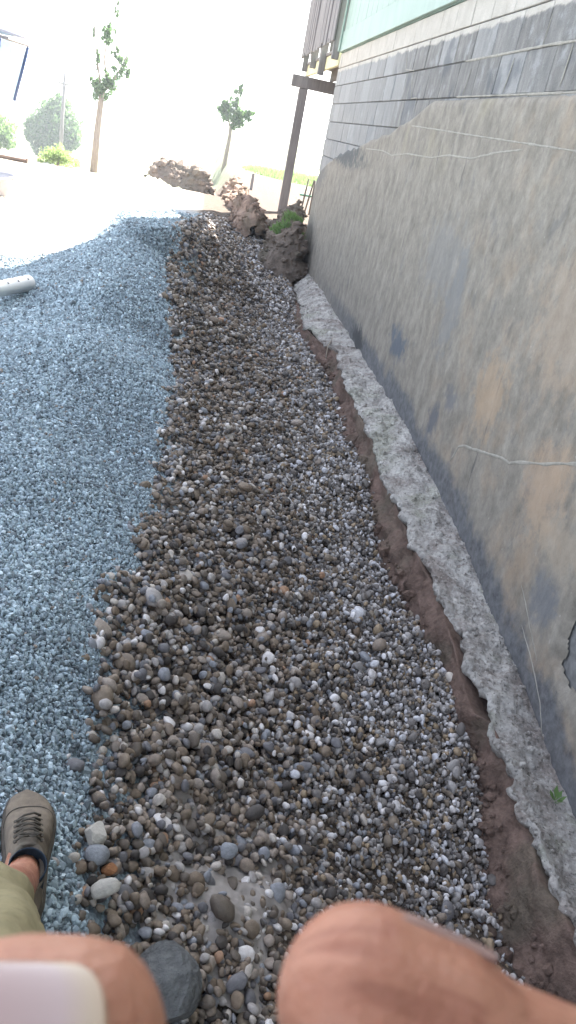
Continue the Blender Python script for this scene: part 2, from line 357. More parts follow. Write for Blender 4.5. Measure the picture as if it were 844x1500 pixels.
def terrain(x, y):
    x = np.asarray(x, float); y = np.asarray(y, float); sh = x.shape; X = x.ravel(); Y = y.ravel()
    z = WT[-3] + WT[-2] * X + WT[-1] * Y
    for i in range(len(ctrl)):
        d = (X - ctrl[i, 0])**2 + (Y - ctrl[i, 1])**2 + 1e-12; z += WT[i] * d * .5 * np.log(d)
    z = np.clip(z, -.8, .5); r = np.hypot(X, Y); zf = np.interp(r, FARD, FARZ)
    s, t = to_st(X, Y)
    inside = np.clip((15.5 - Y) / 2.5, 0, 1) * np.clip((X + 6) / 2, 0, 1) * np.clip((Y + 1.5) / 1.5, 0, 1)
    z = z * inside + zf * (1 - inside)
    # excavated strip under the footing; natural grade behind the end of the building
    deep = np.clip((.30 - t) / .10, 0, 1) * np.clip((11.2 - s) / .6, 0, 1)
    z = z * (1 - deep) + np.minimum(z, -.75) * deep
    end = np.clip((1.15 - t) / .5, 0, 1) * np.clip((s - 12.6) / .7, 0, 1); z = z * (1 - end) + np.maximum(z, .2) * end
    z = z + .025 * fbm(X * 1.7, Y * 1.7, 0, 3) * np.clip((18 - Y) / 6, .3, 1)
    return z.reshape(sh)
def axis(a, b, c, d, fine):
    near = np.arange(b, c, fine); L = b - np.cumsum(.1 * 1.16**np.arange(60)); L = L[L > a][::-1]
    Rr = c + np.cumsum(.1 * 1.16**np.arange(60)); Rr = Rr[Rr < d]
    return np.r_[a, L, near, Rr, d]
gx = axis(-1500, -5.5, 1.7, 1500, .05); gy = axis(-300, -.5, 17, 1500, .05)
GX, GY = np.meshgrid(gx, gy, indexing='ij')
ground = link('ground', grid_mesh('ground', np.stack([GX, GY, terrain(GX, GY)], -1)), M['ground'])
tag(ground, 'pale dry ground with the trench cut through it', kind='structure')

# ------------------------------------------------------------------ stones
def rock_mesh(name, seed, sub=2, sharp=0.0, flat=.7):
    bm = bmesh.new(); bmesh.ops.create_icosphere(bm, subdivisions=sub, radius=1)
    r = random.Random(seed); o = Vector((r.random() * 50, r.random() * 50, r.random() * 50))
    cuts = [(Vector((r.gauss(0, 1), r.gauss(0, 1), r.gauss(0, 1))).normalized(), r.uniform(.55, .9)) for _ in range(7 if sharp else 4)]
    for v in bm.verts:
        p = v.co.copy(); p *= 1 + .22 * noise.noise(p * .9 + o) + (.06 * noise.noise(p * 2.5 + o))
        for n_, d in cuts:
            e = p.dot(n_) - d
            if e > 0: p -= n_ * e * (1.0 if sharp else .6)
        v.co = p
    me = bpy.data.meshes.new(name); bm.to_mesh(me); bm.free()
    co = np.array([v.co for v in me.vertices]); co -= (co.max(0) + co.min(0)) / 2; co /= np.abs(co).max(0)   # unit half-extents
    me.vertices.foreach_set('co', co.astype(np.float32).ravel()); me.update()
    if not sharp: me.polygons.foreach_set('use_smooth', [True] * len(me.polygons))
    return me
stone_meshes = [rock_mesh('stone_shape', 100 + i, 2, 0 if i % 3 else .6) for i in range(14)]
for me in stone_meshes: me.polygons.foreach_set('use_smooth', [True] * len(me.polygons))
for me in stone_meshes: me.materials.append(M['stone'])
grit_meshes = [rock_mesh('grit_shape', 300 + i, 1, 1.0) for i in range(10)]
for me in grit_meshes: me.materials.append(M['gravel'])

BND = np.array([(0.3,1.55),(0.94,1.56),(1.02,1.6),(1.05,1.64),(1.14,1.66),(1.22,1.67),(1.31,1.64),(1.41,1.66),(1.62,1.68),(1.79,1.69),(1.95,1.7),(2.16,1.71),(2.38,1.64),(2.84,1.64),(3.25,1.61),(3.74,1.62),(4.16,1.61),(4.65,1.59),(5.49,1.66),(6.95,1.8),(7.85,1.8),(9.16,1.68),(12.35,1.52),(13.5,1.45)])
def bnd(s): return np.interp(s, BND[:, 0], BND[:, 1])
def make_points(name, pos, rot, scl, idx, protos, mat):
    me = bpy.data.meshes.new(name); n = len(pos); me.vertices.add(n); me.vertices.foreach_set('co', pos.astype(np.float32).ravel())
    a = me.attributes.new('rot', 'FLOAT_VECTOR', 'POINT'); a.data.foreach_set('vector', rot.astype(np.float32).ravel())
    a = me.attributes.new('scl', 'FLOAT_VECTOR', 'POINT'); a.data.foreach_set('vector', scl.astype(np.float32).ravel())
    a = me.attributes.new('idx', 'INT', 'POINT'); a.data.foreach_set('value', idx.astype(np.int32))
    o = link(name, me, mat)
    c = bpy.data.collections.new(name + '_shapes')
    for i, p in enumerate(protos):
        q = bpy.data.objects.new('%s_%02d' % (name, i), p); c.objects.link(q)
    g = bpy.data.node_groups.new(name, 'GeometryNodeTree')
    g.interface.new_socket('Geometry', in_out='INPUT', socket_type='NodeSocketGeometry'); g.interface.new_socket('Geometry', in_out='OUTPUT', socket_type='NodeSocketGeometry')
    N = g.nodes.new; gi = N('NodeGroupInput'); go = N('NodeGroupOutput'); ip = N('GeometryNodeInstanceOnPoints'); ci = N('GeometryNodeCollectionInfo')
    ci.inputs['Collection'].default_value = c; ci.inputs['Separate Children'].default_value = True; ci.inputs['Reset Children'].default_value = True
    def attr(nm, ty):
        x = N('GeometryNodeInputNamedAttribute'); x.data_type = ty; x.inputs['Name'].default_value = nm; return x.outputs['Attribute']
    e2r = N('FunctionNodeEulerToRotation'); g.links.new(attr('rot', 'FLOAT_VECTOR'), e2r.inputs[0])
    g.links.new(gi.outputs[0], ip.inputs['Points']); g.links.new(ci.outputs[0], ip.inputs['Instance']); ip.inputs['Pick Instance'].default_value = True
    g.links.new(attr('idx', 'INT'), ip.inputs['Instance Index']); g.links.new(e2r.outputs[0], ip.inputs['Rotation']); g.links.new(attr('scl', 'FLOAT_VECTOR'), ip.inputs['Scale'])
    g.links.new(ip.outputs[0], go.inputs[0])
    md = o.modifiers.new('scatter', 'NODES'); md.node_group = g
    return o

# --- river stones: dropped one by one on a height map so that they rest on each other
CELL = .005
X0, X1, Y0, Y1 = -3.2, 1.35, .55, 13.2
nx, ny = int((X1 - X0) / CELL), int((Y1 - Y0) / CELL)
cx_ = X0 + CELL * np.arange(0, nx, 8); cy_ = Y0 + CELL * np.arange(0, ny, 8)
Hc = terrain(*np.meshgrid(cx_, cy_, indexing='ij')) - .035
H = np.empty((nx, ny), np.float32)
xi = np.arange(nx) / 8; yi = np.arange(ny) / 8
x0i = np.minimum(xi.astype(int), Hc.shape[0] - 2); fx = (xi - x0i)[:, None]
Hx = Hc[x0i] * (1 - fx) + Hc[x0i + 1] * fx
y0i = np.minimum(yi.astype(int), Hc.shape[1] - 2); fy = (yi - y0i)[None]
H[:] = Hx[:, y0i] * (1 - fy) + Hx[:, y0i + 1] * fy
BASE = H.copy()
st_pos = []; st_rot = []; st_scl = []; st_idx = []
def drop(x, y, a, b, c, yaw, rec=True):
    i = (x - X0) / CELL; j = (y - Y0) / CELL; ra = a / CELL
    i0 = int(i - ra); i1 = int(i + ra) + 2; j0 = int(j - ra); j1 = int(j + ra) + 2
    if i0 < 0 or j0 < 0 or i1 > nx or j1 > ny: return None
    w_ = H[i0:i1, j0:j1]
    dx = (np.arange(i0, i1) - i)[:, None] * CELL; dy = (np.arange(j0, j1) - j)[None] * CELL
    ca, sa = math.cos(yaw), math.sin(yaw)
    u = (dx * ca + dy * sa) / a; v = (-dx * sa + dy * ca) / b
    q = 1 - u * u - v * v; m = q > 0.06
    if not m.any(): return None
    h = c * np.sqrt(np.where(m, q, 0))
    zc = float((w_ + h)[m].max())
    zm = float((w_ + h)[m].mean()); zc = zc * .62 + zm * .38
    top = np.where(m, zc + h, -9)
    # slope of the bed under the stone gives its tilt
    hw = w_[m]; du = np.broadcast_to(dx, q.shape)[m]; dv = np.broadcast_to(dy, q.shape)[m]
    den = (du * du).sum() + 1e-6; den2 = (dv * dv).sum() + 1e-6
    gx_ = float((hw * du).sum() / den); gy_ = float((hw * dv).sum() / den2)
    np.maximum(w_, top, out=w_)
    return zc, gx_, gy_
NS = 115000
S_ = np.empty(0); cand = []

s_tab = np.linspace(.6, 13.3, 300); pdf = 1 / (1 + .07 * np.maximum(0, s_tab - 3.5))**2 * np.where(s_tab < .9, .5, 1) * np.where(s_tab < 3, 1.15, 1) * np.where(s_tab > 7, .7, 1); cdf = np.cumsum(pdf); cdf /= cdf[-1]
s_all = np.interp(rng.random(NS * 2), cdf, s_tab); t_all = rng.random(NS * 2) * 1.75 + .12
keep = (t_all < bnd(s_all) + rng.normal(0, .05, NS * 2) + .03 * vnoise(s_all * 9, 0)) & (rng.random(NS * 2) < np.interp(t_all, [.2, .7, 1.2], [1, .9, .62])); s_all = s_all[keep][:NS]; t_all = t_all[keep][:NS]
NS = len(s_all)
kk = 0
for i in range(NS):
    s_ = s_all[i]; t_ = t_all[i]
    edge = bnd(s_) - t_
    near_left = max(0, min(1, (t_ - .75) / .5))
    size = (.0096 + .0026 * near_left * max(.35, min(1, (3.4 - s_) / 1.5))) * math.exp(random.gauss(0, .27)) * (1 + .07 * max(0, s_ - 3.5))
    size *= np.interp(s_, [1.2, 2.4], [.84, 1])
    if random.random() < .03: size *= random.uniform(1.3, 1.9)
    size = min(size, .042)
    x, y = from_st(s_, t_)
    best = None
    for _ in range(3):
        xx = x + random.uniform(-.025, .025); yy = y + random.uniform(-.025, .025)
        ii = int((xx - X0) / CELL); jj = int((yy - Y0) / CELL)
        if 0 <= ii < nx and 0 <= jj < ny:
            hgt = H[ii, jj] - BASE[ii, jj]
            if best is None or hgt < best[0]: best = (hgt, xx, yy)
    if best is None or best[0] > .085: continue
    _, x, y = best
    b = size * random.uniform(.68, .95); c = size * random.uniform(.45, .78); yaw = random.uniform(0, 6.283)
    r_ = drop(x, y, size * 1.08, b, c, yaw)
    if r_ is None: continue
    zc, gx_, gy_ = r_
    tl = .7
    nrm = Vector((-gx_ * tl + random.gauss(0, .16), -gy_ * tl + random.gauss(0, .16), 1)).normalized()
    q = Vector((0, 0, 1)).rotation_difference(nrm) @ Euler((0, 0, yaw)).to_quaternion()
    st_pos.append((x, y, zc)); st_rot.append(tuple(q.to_euler())); st_scl.append((size * 1.08, b * 1.06, c * 1.06)); st_idx.append(random.randrange(14))
st_pos = np.array(st_pos); st_rot = np.array(st_rot); st_scl = np.array(st_scl); st_idx = np.array(st_idx)
# visible size: on top of the pile and near the camera, inside the picture
CMn = np.array(CM); q = (st_pos - [0, 0, CAM_Z]) @ CMn
u_ = .5 * 844 + 1150 * q[:, 0] / -q[:, 2]; v_ = 750 - 1150 * q[:, 1] / -q[:, 2]
ii = ((st_pos[:, 0] - X0) / CELL).astype(int); jj = ((st_pos[:, 1] - Y0) / CELL).astype(int)
ontop = H[ii, jj] - (st_pos[:, 2] + st_scl[:, 2]) < .004
vis = ontop & (u_ > 5) & (u_ < 840) & (v_ > 100) & (v_ < 1490) & ~((v_ > 1370) & (u_ < 240)) & ~((v_ > 1330 + np.maximum(0, u_ - 560) * .5) & (u_ > 410))
score = np.where(vis, st_scl[:, 0] * st_scl[:, 1] / (q[:, 2]**2), 0)
big = np.argsort(-score)[:300]
rest = np.ones(len(st_pos), bool); rest[big] = False
stone_bed = make_points('river_stones', st_pos[rest], st_rot[rest], st_scl[rest], st_idx[rest], stone_meshes, M['stone'])
tag(stone_bed, 'rounded brown and grey river stones filling the trench', kind='stuff')
for i in big:
    o = link('stone', stone_meshes[st_idx[i]], None, ground)
    o.location = st_pos[i]; o.rotation_euler = st_rot[i]; o.scale = st_scl[i]

# --- crushed grey limestone left of the trench
def grit():
    P = []; Rr = []; Sc = []
    y = .45
    rows = []
    while y < 13.5:
        sp = .0084 * (1 + max(0, y - 1.6) * .13)
        xl = -(.62 + y * .52) - .15; xr = from_st(y, 1.4)[0] + .25
        n_ = int((xr - xl) / sp)
        if n_ > 0:
            xs = xl + sp * np.arange(n_) + rng.uniform(-.6, .6, n_) * sp
            rows.append(np.c_[xs, y + rng.uniform(-.6, .6, n_) * sp, np.full(n_, sp)])
        y += sp * .8
    A = np.vstack(rows); s, t = to_st(A[:, 0], A[:, 1])
    xc = np.interp(A[:, 1], [0, 6.3, 7.0, 7.6, 8.4, 9.2, 10.5, 12], [-9, -9, -2.6, -2.38, -2.3, -2.25, -2.25, -2.2]) + .12 * vnoise(A[:, 0] * 4, A[:, 1] * 4) + rng.normal(0, .07, len(A))
    k = (t > bnd(s) - .10) & (s < 13.0) & (A[:, 0] > xc); A = A[k]; s = s[k]; t = t[k]
    n_ = len(A); z = terrain(A[:, 0], A[:, 1])
    sz = A[:, 2] * np.exp(rng.normal(0, .28, n_)) * .70
    inner = np.clip((bnd(s) - t) / .05, 0, 1)
    z = z + rng.uniform(-.3, .9, n_) * A[:, 2] * .8 - inner * .02 + .004
    pos = np.c_[A[:, 0], A[:, 1], z]
    rot = rng.uniform(0, 6.283, (n_, 3)); scl = np.c_[sz * rng.uniform(.9, 1.4, n_), sz * rng.uniform(.7, 1, n_), sz * rng.uniform(.45, .8, n_)]
    print('grit', n_)
    o = make_points('crushed_gravel', pos, rot, scl, rng.integers(0, 10, n_), grit_meshes, M['gravel'])
    tag(o, 'heaped bluish grey crushed gravel left of the trench', kind='stuff')
grit()
# ------------------------------------------------------------------ building (wall frame coordinates)
def wallroot(name):
    o = bpy.data.objects.new(name, None); COL.objects.link(o); o.matrix_world = WALL; o.empty_display_size = .1; return o
bld = wallroot('farm_building')
tag(bld, 'old farm building with parged concrete foundation wall, tarred blocks and pale green siding', 'building')
S_END = 11.55
# parged wall face, with a broken hole close to the footing
TOPL = [(-4,1.965),(6.2,1.965),(6.36,1.94),(6.68,1.865),(7.08,1.79),(7.81,1.69),(8.73,1.574),(9.94,1.449),(10.63,1.339),(11.37,1.17),(11.55,1.0)]
def ptop(s): return np.interp(s, [p[0] for p in TOPL], [p[1] for p in TOPL]) + .02 * vnoise(s * 6, 3.3) * np.clip((s - 6.2) * 3, 0.1, 1)
ss = [-4, -2, -1, 0, .6]
while ss[-1] < S_END: ss.append(min(S_END, ss[-1] + max(.011, .0042 * ss[-1] + .0015)))
ss = np.array(ss); zz = np.linspace(0, 1, 200)
SS, ZZ = np.meshgrid(ss, zz, indexing='ij'); Zw = -.9 + (ptop(SS) + .9) * ZZ
HC = (2.19, .115)
def parge_t(a, b): return .014 + .007 * fbm(a * 1.1, b * 1.1, 0, 3) + .0035 * fbm(a * 12, b * 3.2, 4, 4) + .0016 * vnoise(a * 55, b * 22)
tt = parge_t(SS, Zw)
tt = tt - .012 * np.clip(1 - (ptop(SS) - Zw) / .02, 0, 1)
hd = np.hypot((SS - HC[0]) / .125, (Zw - HC[1]) / .15) + .22 * vnoise(SS * 16, Zw * 16, 9)
tt = tt - .02 * np.clip((1.35 - hd) / .35, 0, 1)
inhole = hd < 1.0
sk = inhole[:-1, :-1] & inhole[1:, 1:]
pw = link('parged_wall', grid_mesh('parged_wall', np.stack([SS, tt, Zw], -1), True, sk), M['parge'], bld)
JNT = [(.3,-.5),(1.2,-.42),(1.86,-.361),(2.01,-.34),(2.11,-.306),(2.26,-.275),(2.46,-.249),(2.65,-.222),(2.86,-.195),(3.08,-.172),(3.41,-.126),(3.7,-.09),(4.19,-.065),(4.77,-.03),(5.54,-.01),(6.59,-.02),(7.59,-.02),(9.22,-.004),(11.8,-.063)]; JS = [a for a, b in JNT]; JZ = [b for a, b in JNT]
at_ = pw.data.attributes.new('above_footing', 'FLOAT', 'POINT'); at_.data.foreach_set('value', (Zw - np.interp(SS, JS, JZ)).astype(np.float32).ravel())
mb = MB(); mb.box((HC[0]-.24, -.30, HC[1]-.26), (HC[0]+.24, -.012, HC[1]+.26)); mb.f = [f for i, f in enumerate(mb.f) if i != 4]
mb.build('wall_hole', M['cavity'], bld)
# footing: rough concrete ledge
FT = [(.3,.235,-.31),(1.0,.24,-.31),(1.432,.235,-.311),(1.523,.268,-.315),(1.624,.26,-.319),(1.765,.232,-.309),(1.868,.245,-.3),(2.011,.223,-.286),(2.15,.245,-.273),(2.217,.25,-.267),(2.36,.262,-.254),(2.478,.262,-.243),(2.62,.243,-.231),(2.86,.236,-.21),(3.024,.238,-.195),(3.222,.258,-.179),(3.459,.273,-.173),(3.853,.274,-.161),(4.297,.265,-.136),(4.808,.267,-.106),(5.345,.267,-.094),(6.003,.269,-.085),(6.6,.19,-.1),(6.825,.17,-.103),(7.2,.272,-.124),(7.899,.345,-.162),(9.2,.26,-.2),(10.854,.15,-.266),(11.8,.12,-.27)]
FT = np.array(FT)
JN = np.array(JNT)
fs = [.3]
while fs[-1] < 11.62: fs.append(fs[-1] + max(.008, .0035 * fs[-1]))
fs = np.array(fs)
tf = np.interp(fs, FT[:, 0], FT[:, 1]) + .026 * vnoise(fs * 7, 0) + .014 * vnoise(fs * 22, 0) + .008 * vnoise(fs * 60, 2); zf = np.interp(fs, FT[:, 0], FT[:, 2]); zj = np.interp(fs, JN[:, 0], JN[:, 1])
NP = 46; prof = []
for a in np.linspace(0, 1, 30): prof.append((a, 0))           # top, wall to edge
for a in np.linspace(0, 1, 9)[1:]: prof.append((1, a))        # outer face
for a in np.linspace(0, 1, 9)[1:]: prof.append((2, a))        # underside
P = np.zeros((len(fs), len(prof), 3))
for j, (a, b) in enumerate(prof):
    if b == 0:
        t_ = -.02 + (tf - .012 + .02) * a; z_ = zj + (zf + .04 - zj) * (a**1.5) 
    elif a == 1:
        ang = b * math.pi / 2; t_ = tf - .012 + .012 * math.sin(ang * 2); z_ = zf + .04 - .045 * b
    else:
        t_ = (tf - .012) * (1 - b) - .02 * b; z_ = zf - .005 - .03 * b
    P[:, j, 0] = fs; P[:, j, 1] = t_; P[:, j, 2] = z_
amp = np.array([min(1, a * 4 + .15) if b == 0 else (1 if a == 1 else .5) for a, b in prof])
X_, Y_, Z_ = P[..., 0], P[..., 1], P[..., 2]
nn = .040 * fbm(X_ * 6, Y_ * 8, Z_ * 8, 3) + .022 * lumps(X_ * 17, Y_ * 17, Z_ * 17) * (vnoise(X_ * 5, Y_ * 9, 7) > -.25) + .010 * lumps(X_ * 42, Y_ * 42, Z_ * 42) + .006 * lumps(X_ * 90, Y_ * 90, Z_ * 90)
P[..., 2] += nn * amp; P[..., 1] += .8 * (.022 * fbm(X_ * 9 + 40, Y_ * 9, Z_ * 9, 3) + .008 * vnoise(X_ * 60, Y_ * 60 + 9, Z_ * 60)) * amp
link('footing', grid_mesh('footing', P), M['conc'], bld)
cr = MB(); ic = rock_mesh('crumb', 8, 1, 1.0); cv = [v.co.copy() for v in ic.vertices]; cf = [tuple(p.vertices) for p in ic.polygons]; r = random.Random(6)
for _ in range(2600):
    i = int(len(fs) * r.random()); j = int(33 * r.random()); p = Vector(P[i, j]); q = .0042 * math.exp(r.gauss(0, .6)) * (1 + .07 * fs[i]); k = len(cr.v); E_ = Euler((r.random()*6, r.random()*6, r.random()*6)).to_matrix()
    cr.v += [p + E_ @ Vector((v.x * q, v.y * q * .8, v.z * q * .7)) + Vector((0, .0, .001)) for v in cv]; cr.f += [tuple(k + a for a in f_) for f_ in cf]
tag(cr.build('concrete_crumbs', M['conc'], bld), kind='stuff')
# concrete blocks: every block its own piece, running bond
zc = [1.155, 1.36, 1.565, 1.77, 1.98, 2.19, 2.395, 2.568]
bm_cache = {}
def block_mesh(L, Hh, cut=None):
    k = (round(L, 3), round(Hh, 3))
    if k not in bm_cache:
        me = bpy.data.meshes.new('block'); b = bmesh.new(); bmesh.ops.create_cube(b, size=1)
        for v in b.verts: v.co = Vector((v.co.x * L, v.co.y * .05, v.co.z * Hh))
        bmesh.ops.bevel(b, geom=b.edges[:], offset=.0035, segments=1, affect='EDGES'); b.to_mesh(me); b.free(); me.materials.append(M['block']); bm_cache[k] = me
    return bm_cache[k]
for r_ in range(len(zc) - 1):
    z0, z1 = zc[r_], zc[r_ + 1]; off = 0.0 if r_ % 2 else .2
    x = 4.78 + off - .4 * 12
    while x < S_END - .02:
        a, b = max(x, 1.6), min(x + .4, S_END)
        x += .4
        if b - a < .05: continue
        if z1 < ptop(np.array([a, b])).min() - .05: continue
        g = .004
        o = link('block', block_mesh(b - a - 2 * g, z1 - z0 - 2 * g), None, bld)
        o.location = ((a + b) / 2, -.025 + random.uniform(-.0015, .002), (z0 + z1) / 2); o.rotation_euler = (random.gauss(0, .004), random.gauss(0, .002), random.gauss(0, .004))
MB().box((-4, -.25, -.85), (S_END - .004, -.012, 2.566)).build('mortar_backing', M['mortar'], bld)
# the hole goes through the mortar backing too: split it round the hole
bk = bld.children[-1]; bpy.data.objects.remove(bk)
mb = MB()
mb.box((-4, -.25, -.85), (HC[0]-.245, -.012, 2.566)); mb.box((HC[0]+.245, -.25, -.85), (S_END - .004, -.012, 2.566))
mb.box((HC[0]-.245, -.25, HC[1]+.265), (HC[0]+.245, -.012, 2.566)); mb.box((HC[0]-.245, -.25, -.85), (HC[0]+.245, -.012, HC[1]-.265))
mb.build('mortar_backing', M['mortar'], bld)
# pale pointing lines and trowelled ridges standing a little proud
def ridge(pts, wd, t0=.004, name='mortar_ridge', h=.0025, m='ridge'):
    v = []; f = []
    P_ = []
    for (a, b), (c, d) in zip(pts[:-1], pts[1:]):
        n_ = max(2, int(math.hypot(c - a, d - b) / .02))
        for i in range(n_): P_.append((a + (c - a) * i / n_, b + (d - b) * i / n_))
    P_.append(pts[-1])
    for i, (a, b) in enumerate(P_):
        a2, b2 = P_[min(i + 1, len(P_) - 1)]; a1, b1 = P_[max(i - 1, 0)]; dx, dy = a2 - a1, b2 - b1; L = math.hypot(dx, dy) or 1
        ends = min(1, i / 3 + .15, (len(P_) - 1 - i) / 3 + .15)
        ww = wd * .5 * ends * (1 + .6 * noise.noise(Vector((a * 14, b * 14, 1)))) ; px, py = -dy / L * ww, dx / L * ww
        tt0 = t0 if t0 < .0045 else float(parge_t(a, b)) - .0005
        v += [(a + px, tt0, b + py), (a + px * .5, tt0 + h, b + py * .5), (a - px * .5, tt0 + h, b - py * .5), (a - px, tt0, b - py)]
    for i in range(len(P_) - 1):
        k = i * 4
        for j in range(3): f.append((k + j, k + j + 1, k + 5 + j, k + 4 + j))
    return link(name, mesh(name, v, f), M[m], bld)
ridge([(2.5,1.975),(3.2,1.977),(4,1.976),(5.2,1.981),(5.7,1.983)], .011, .004)
ridge([(2.5,2.19),(3.95,2.187),(4.3,2.192),(5.1,2.189),(5.7,2.19)], .013, .003)
for a, b, c, d, w_ in ((4.78,1.99,4.74,2.16,.011),(4.0,2.0,3.99,2.18,.014),(5.55,1.99,5.5,2.14,.007),(5.18,1.93,5.17,1.98,.01),(4.37,2.2,4.36,2.33,.008),(5.95,2.2,5.95,2.36,.005),(6.2,1.93,6.2,1.97,.01)):
    ridge([(a, b), (c, d)], w_, .003)
ridge([(7.5,2.33),(7.42,2.212),(7.10,2.194),(7.08,2.10),(6.98,1.99),(6.78,1.993),(6.78,1.94)], .009, .003)
ridge([(6.72,1.792),(6.0,1.782),(5.02,1.764),(3.95,1.748),(3.3,1.738),(2.6,1.72)], .010, .014)
ridge([(8.4,1.56),(7.6,1.575),(7.2,1.555),(6.61,1.594),(5.9,1.60),(5.49,1.637),(5.0,1.64),(4.59,1.69),(4.2,1.723)], .012, .014)
ridge([(3.93,.13),(3.87,.24),(3.8,.275),(3.7,.30),(3.55,.343),(3.31,.413),(3.22,.425),(3.16,.456),(2.98,.53),(2.9,.56),(2.84,.591),(2.7,.65),(2.5,.73)], .016, .024, 'patched_crack')
ridge([(2.62,-.06),(2.45,-.12),(2.3,-.2),(2.15,-.33)], .006, .012, 'patched_crack'); ridge([(2.75,.07),(2.6,0),(2.42,-.09)], .005, .024, 'patched_crack')
for i in range(30):
    a = random.uniform(2.6, 8.2); z = random.uniform(.35, 1.65) if a > 3.4 else random.uniform(.75, 1.6); L = random.uniform(.03, .10) * (a / 4)
    ridge([(a, z), (a - random.uniform(.0, .03), z + L)], random.uniform(.003, .006), .0155, 'trowel_scratch', .001)
for i in range(26):
    a = random.uniform(2.5, 5.2); z = random.uniform(.25, 1.35); L = random.uniform(.05, .22)
    pass
# siding
MB().box((-4, .001, 2.575), (S_END + .02, .034, 2.80)).build('skirt_board', M['green'], bld, bevel=.003)
MB().box((S_END - .09, .0345, 2.58), (S_END + .022, .052, 6.9)).build('corner_board', M['green'], bld, bevel=.003)
x = S_END - .10
proto = None
while x > -4:
    o = link('siding_board', proto.data if proto else None, None, bld) if proto else MB().box((0, .0, 0), (.292, .022, 4.1)).build('siding_board', M['green'], bld, bevel=.004)
    proto = proto or o; x -= .30; o.location = (x, .003 + random.uniform(0, .002), 2.802)
MB().box((-4, -9, 2.57), (S_END, 0, 6.9)).build('upper_storey', M['green'], bld)
MB().box((-4, -9, -.9), (S_END - .004, -.26, 2.565)).build('inner_wall', M['mortar'], bld)
rf = MB(); v = [(-4.5,.45,6.75),(12,.45,6.75),(12,-4.5,9.2),(-4.5,-4.5,9.2),(-4.5,-9.5,6.75),(12,-9.5,6.75)]
v2 = [(a, b, c + .12) for a, b, c in v]; rf.v = v + v2
rf.f = [(0,1,2,3),(3,2,5,4),(6,9,8,7),(9,10,11,8),(0,6,7,1),(4,5,11,10),(1,7,8,2),(2,8,11,5),(0,3,9,6),(3,4,10,9)]
rf.build('roof', M['roof'], bld)
MB().box((-3.99, -8.99, 6.9), (S_END - .01, -.01, 6.905)).build('eave_board', M['green'], bld)

# ------------------------------------------------------------------ deck at the end of the building
deck = wallroot('raised_deck')
tag(deck, 'raised wooden deck with solid grey board railing beyond the end of the building', 'deck')
E0, E1 = S_END + .06, 15.35
def post(s_, t_, z0, z1, w_=.085, m='greywood', name='post'):
    return MB().box((s_ - w_, t_ - w_, z0), (s_ + w_, t_ + w_, z1)).build(name, M[m], deck, bevel=.006)
post(E1 - .05, .02, .12, 2.24, .075); post(E1 - .05, -2.9, .12, 2.24, .075)
MB().box((E1 - .13, -3.1, 2.245), (E1 + .03, .24, 2.43)).build('beam', M['greywood'], deck, bevel=.006)
MB().box((E0, -.035, 2.435), (E1 + .15, .01, 2.60)).build('rim_joist', M['palewood'], deck, bevel=.004)
for i in range(7): MB().box((E0 + .02, -.46 - .42 * i, 2.435), (E1 + .1, -.42 - .42 * i, 2.60)).build('joist', M['darkwood'], deck)  # darker timber paints in the shadow under the deck
x = E0
while x < E1 + .2:
    MB().box((x, -3.1, 2.603), (x + .135, .03, 2.64)).build('deck_board', M['greywood'], deck, bevel=.003); x += .142
for i, s_ in enumerate((E0 + .1, E0 + 1.35, E0 + 2.55, E1)):
    MB().box((s_ - .045, .0125, 2.36 if i in (1, ) else 2.5), (s_ + .045, .10, 3.7)).build('rail_post', M['greywood'], deck, bevel=.004)
x = E0 + .02; i = 0
while x < E1 + .12:
    zl = 2.70 + .012 * math.sin(i * 2.1) + (.06 if i % 5 == 3 else 0)
    MB().box((x, .102, zl), (x + .142, .124, 3.66)).build('railing_board', M['greywood'], deck, bevel=.003).rotation_euler = (random.gauss(0, .002), 0, 0)
    x += .146; i += 1
y = -3.0
while y < .0:
    MB().box((E1 + .06, y, 2.70), (E1 + .083, y + .135, 3.66)).build('railing_board', M['greywood'], deck, bevel=.003); y += .15
MB().box((E0, .0, 3.662), (E1 + .13, .15, 3.70)).build('top_rail', M['greywood'], deck, bevel=.004)
MB().box((E1 + .0, -3.0, 3.662), (E1 + .13, -.003, 3.70)).build('top_rail', M['greywood'], deck, bevel=.004)

# ------------------------------------------------------------------ trench bank of red brown clay under the footing
bs = [.3]
while bs[-1] < 11.4: bs.append(bs[-1] + max(.010, .004 * bs[-1]))
bs = np.array(bs); nb = 64
PB = np.array([(.3,-.6),(1.37,-.6),(1.58,-.62),(1.92,-.52),(2.23,-.46),(2.74,-.45),(3.47,-.5),(4.35,-.42),(5.7,-.37),(7.74,-.36),(9.91,-.22),(11.5,-.2)])
zp = np.interp(bs, PB[:, 0], PB[:, 1]); tb = np.interp(bs, FT[:, 0], FT[:, 1]); zb = np.interp(bs, FT[:, 0], FT[:, 2]) - .01
# the bank stands further out beyond the step, and is undercut on the near side of it
out_ = np.interp(bs, [.3,1.5,2.0,2.22,2.27,2.6,3.5,5,7,9,11.4], [.03,.03,.02,-.005,.06,.045,.03,.02,.03,.04,.05])
P = np.zeros((len(bs), nb, 3))
for j in range(nb):
    a = j / (nb - 1)
    if a < .25: t_ = (tb - .13) + (out_ + .10) * (a / .25); z_ = zb - .05 + .065 * (a / .25)
    else:
        b = (a - .25) / .75; t_ = tb - .03 + out_ + .19 * b**1.3; z_ = zb + .015 + (zp - .10 - zb - .015) * b
    P[:, j] = np.c_[bs, t_, z_]
X_, Y_, Z_ = P[..., 0], P[..., 1], P[..., 2]
d = .07 * fbm(X_ * 5, Y_ * 5, Z_ * 7, 3) + .035 * lumps(X_ * 11, Y_ * 11, Z_ * 14) + .016 * lumps(X_ * 30, Y_ * 30, Z_ * 30) + .008 * lumps(X_ * 75, Y_ * 75, Z_ * 75)
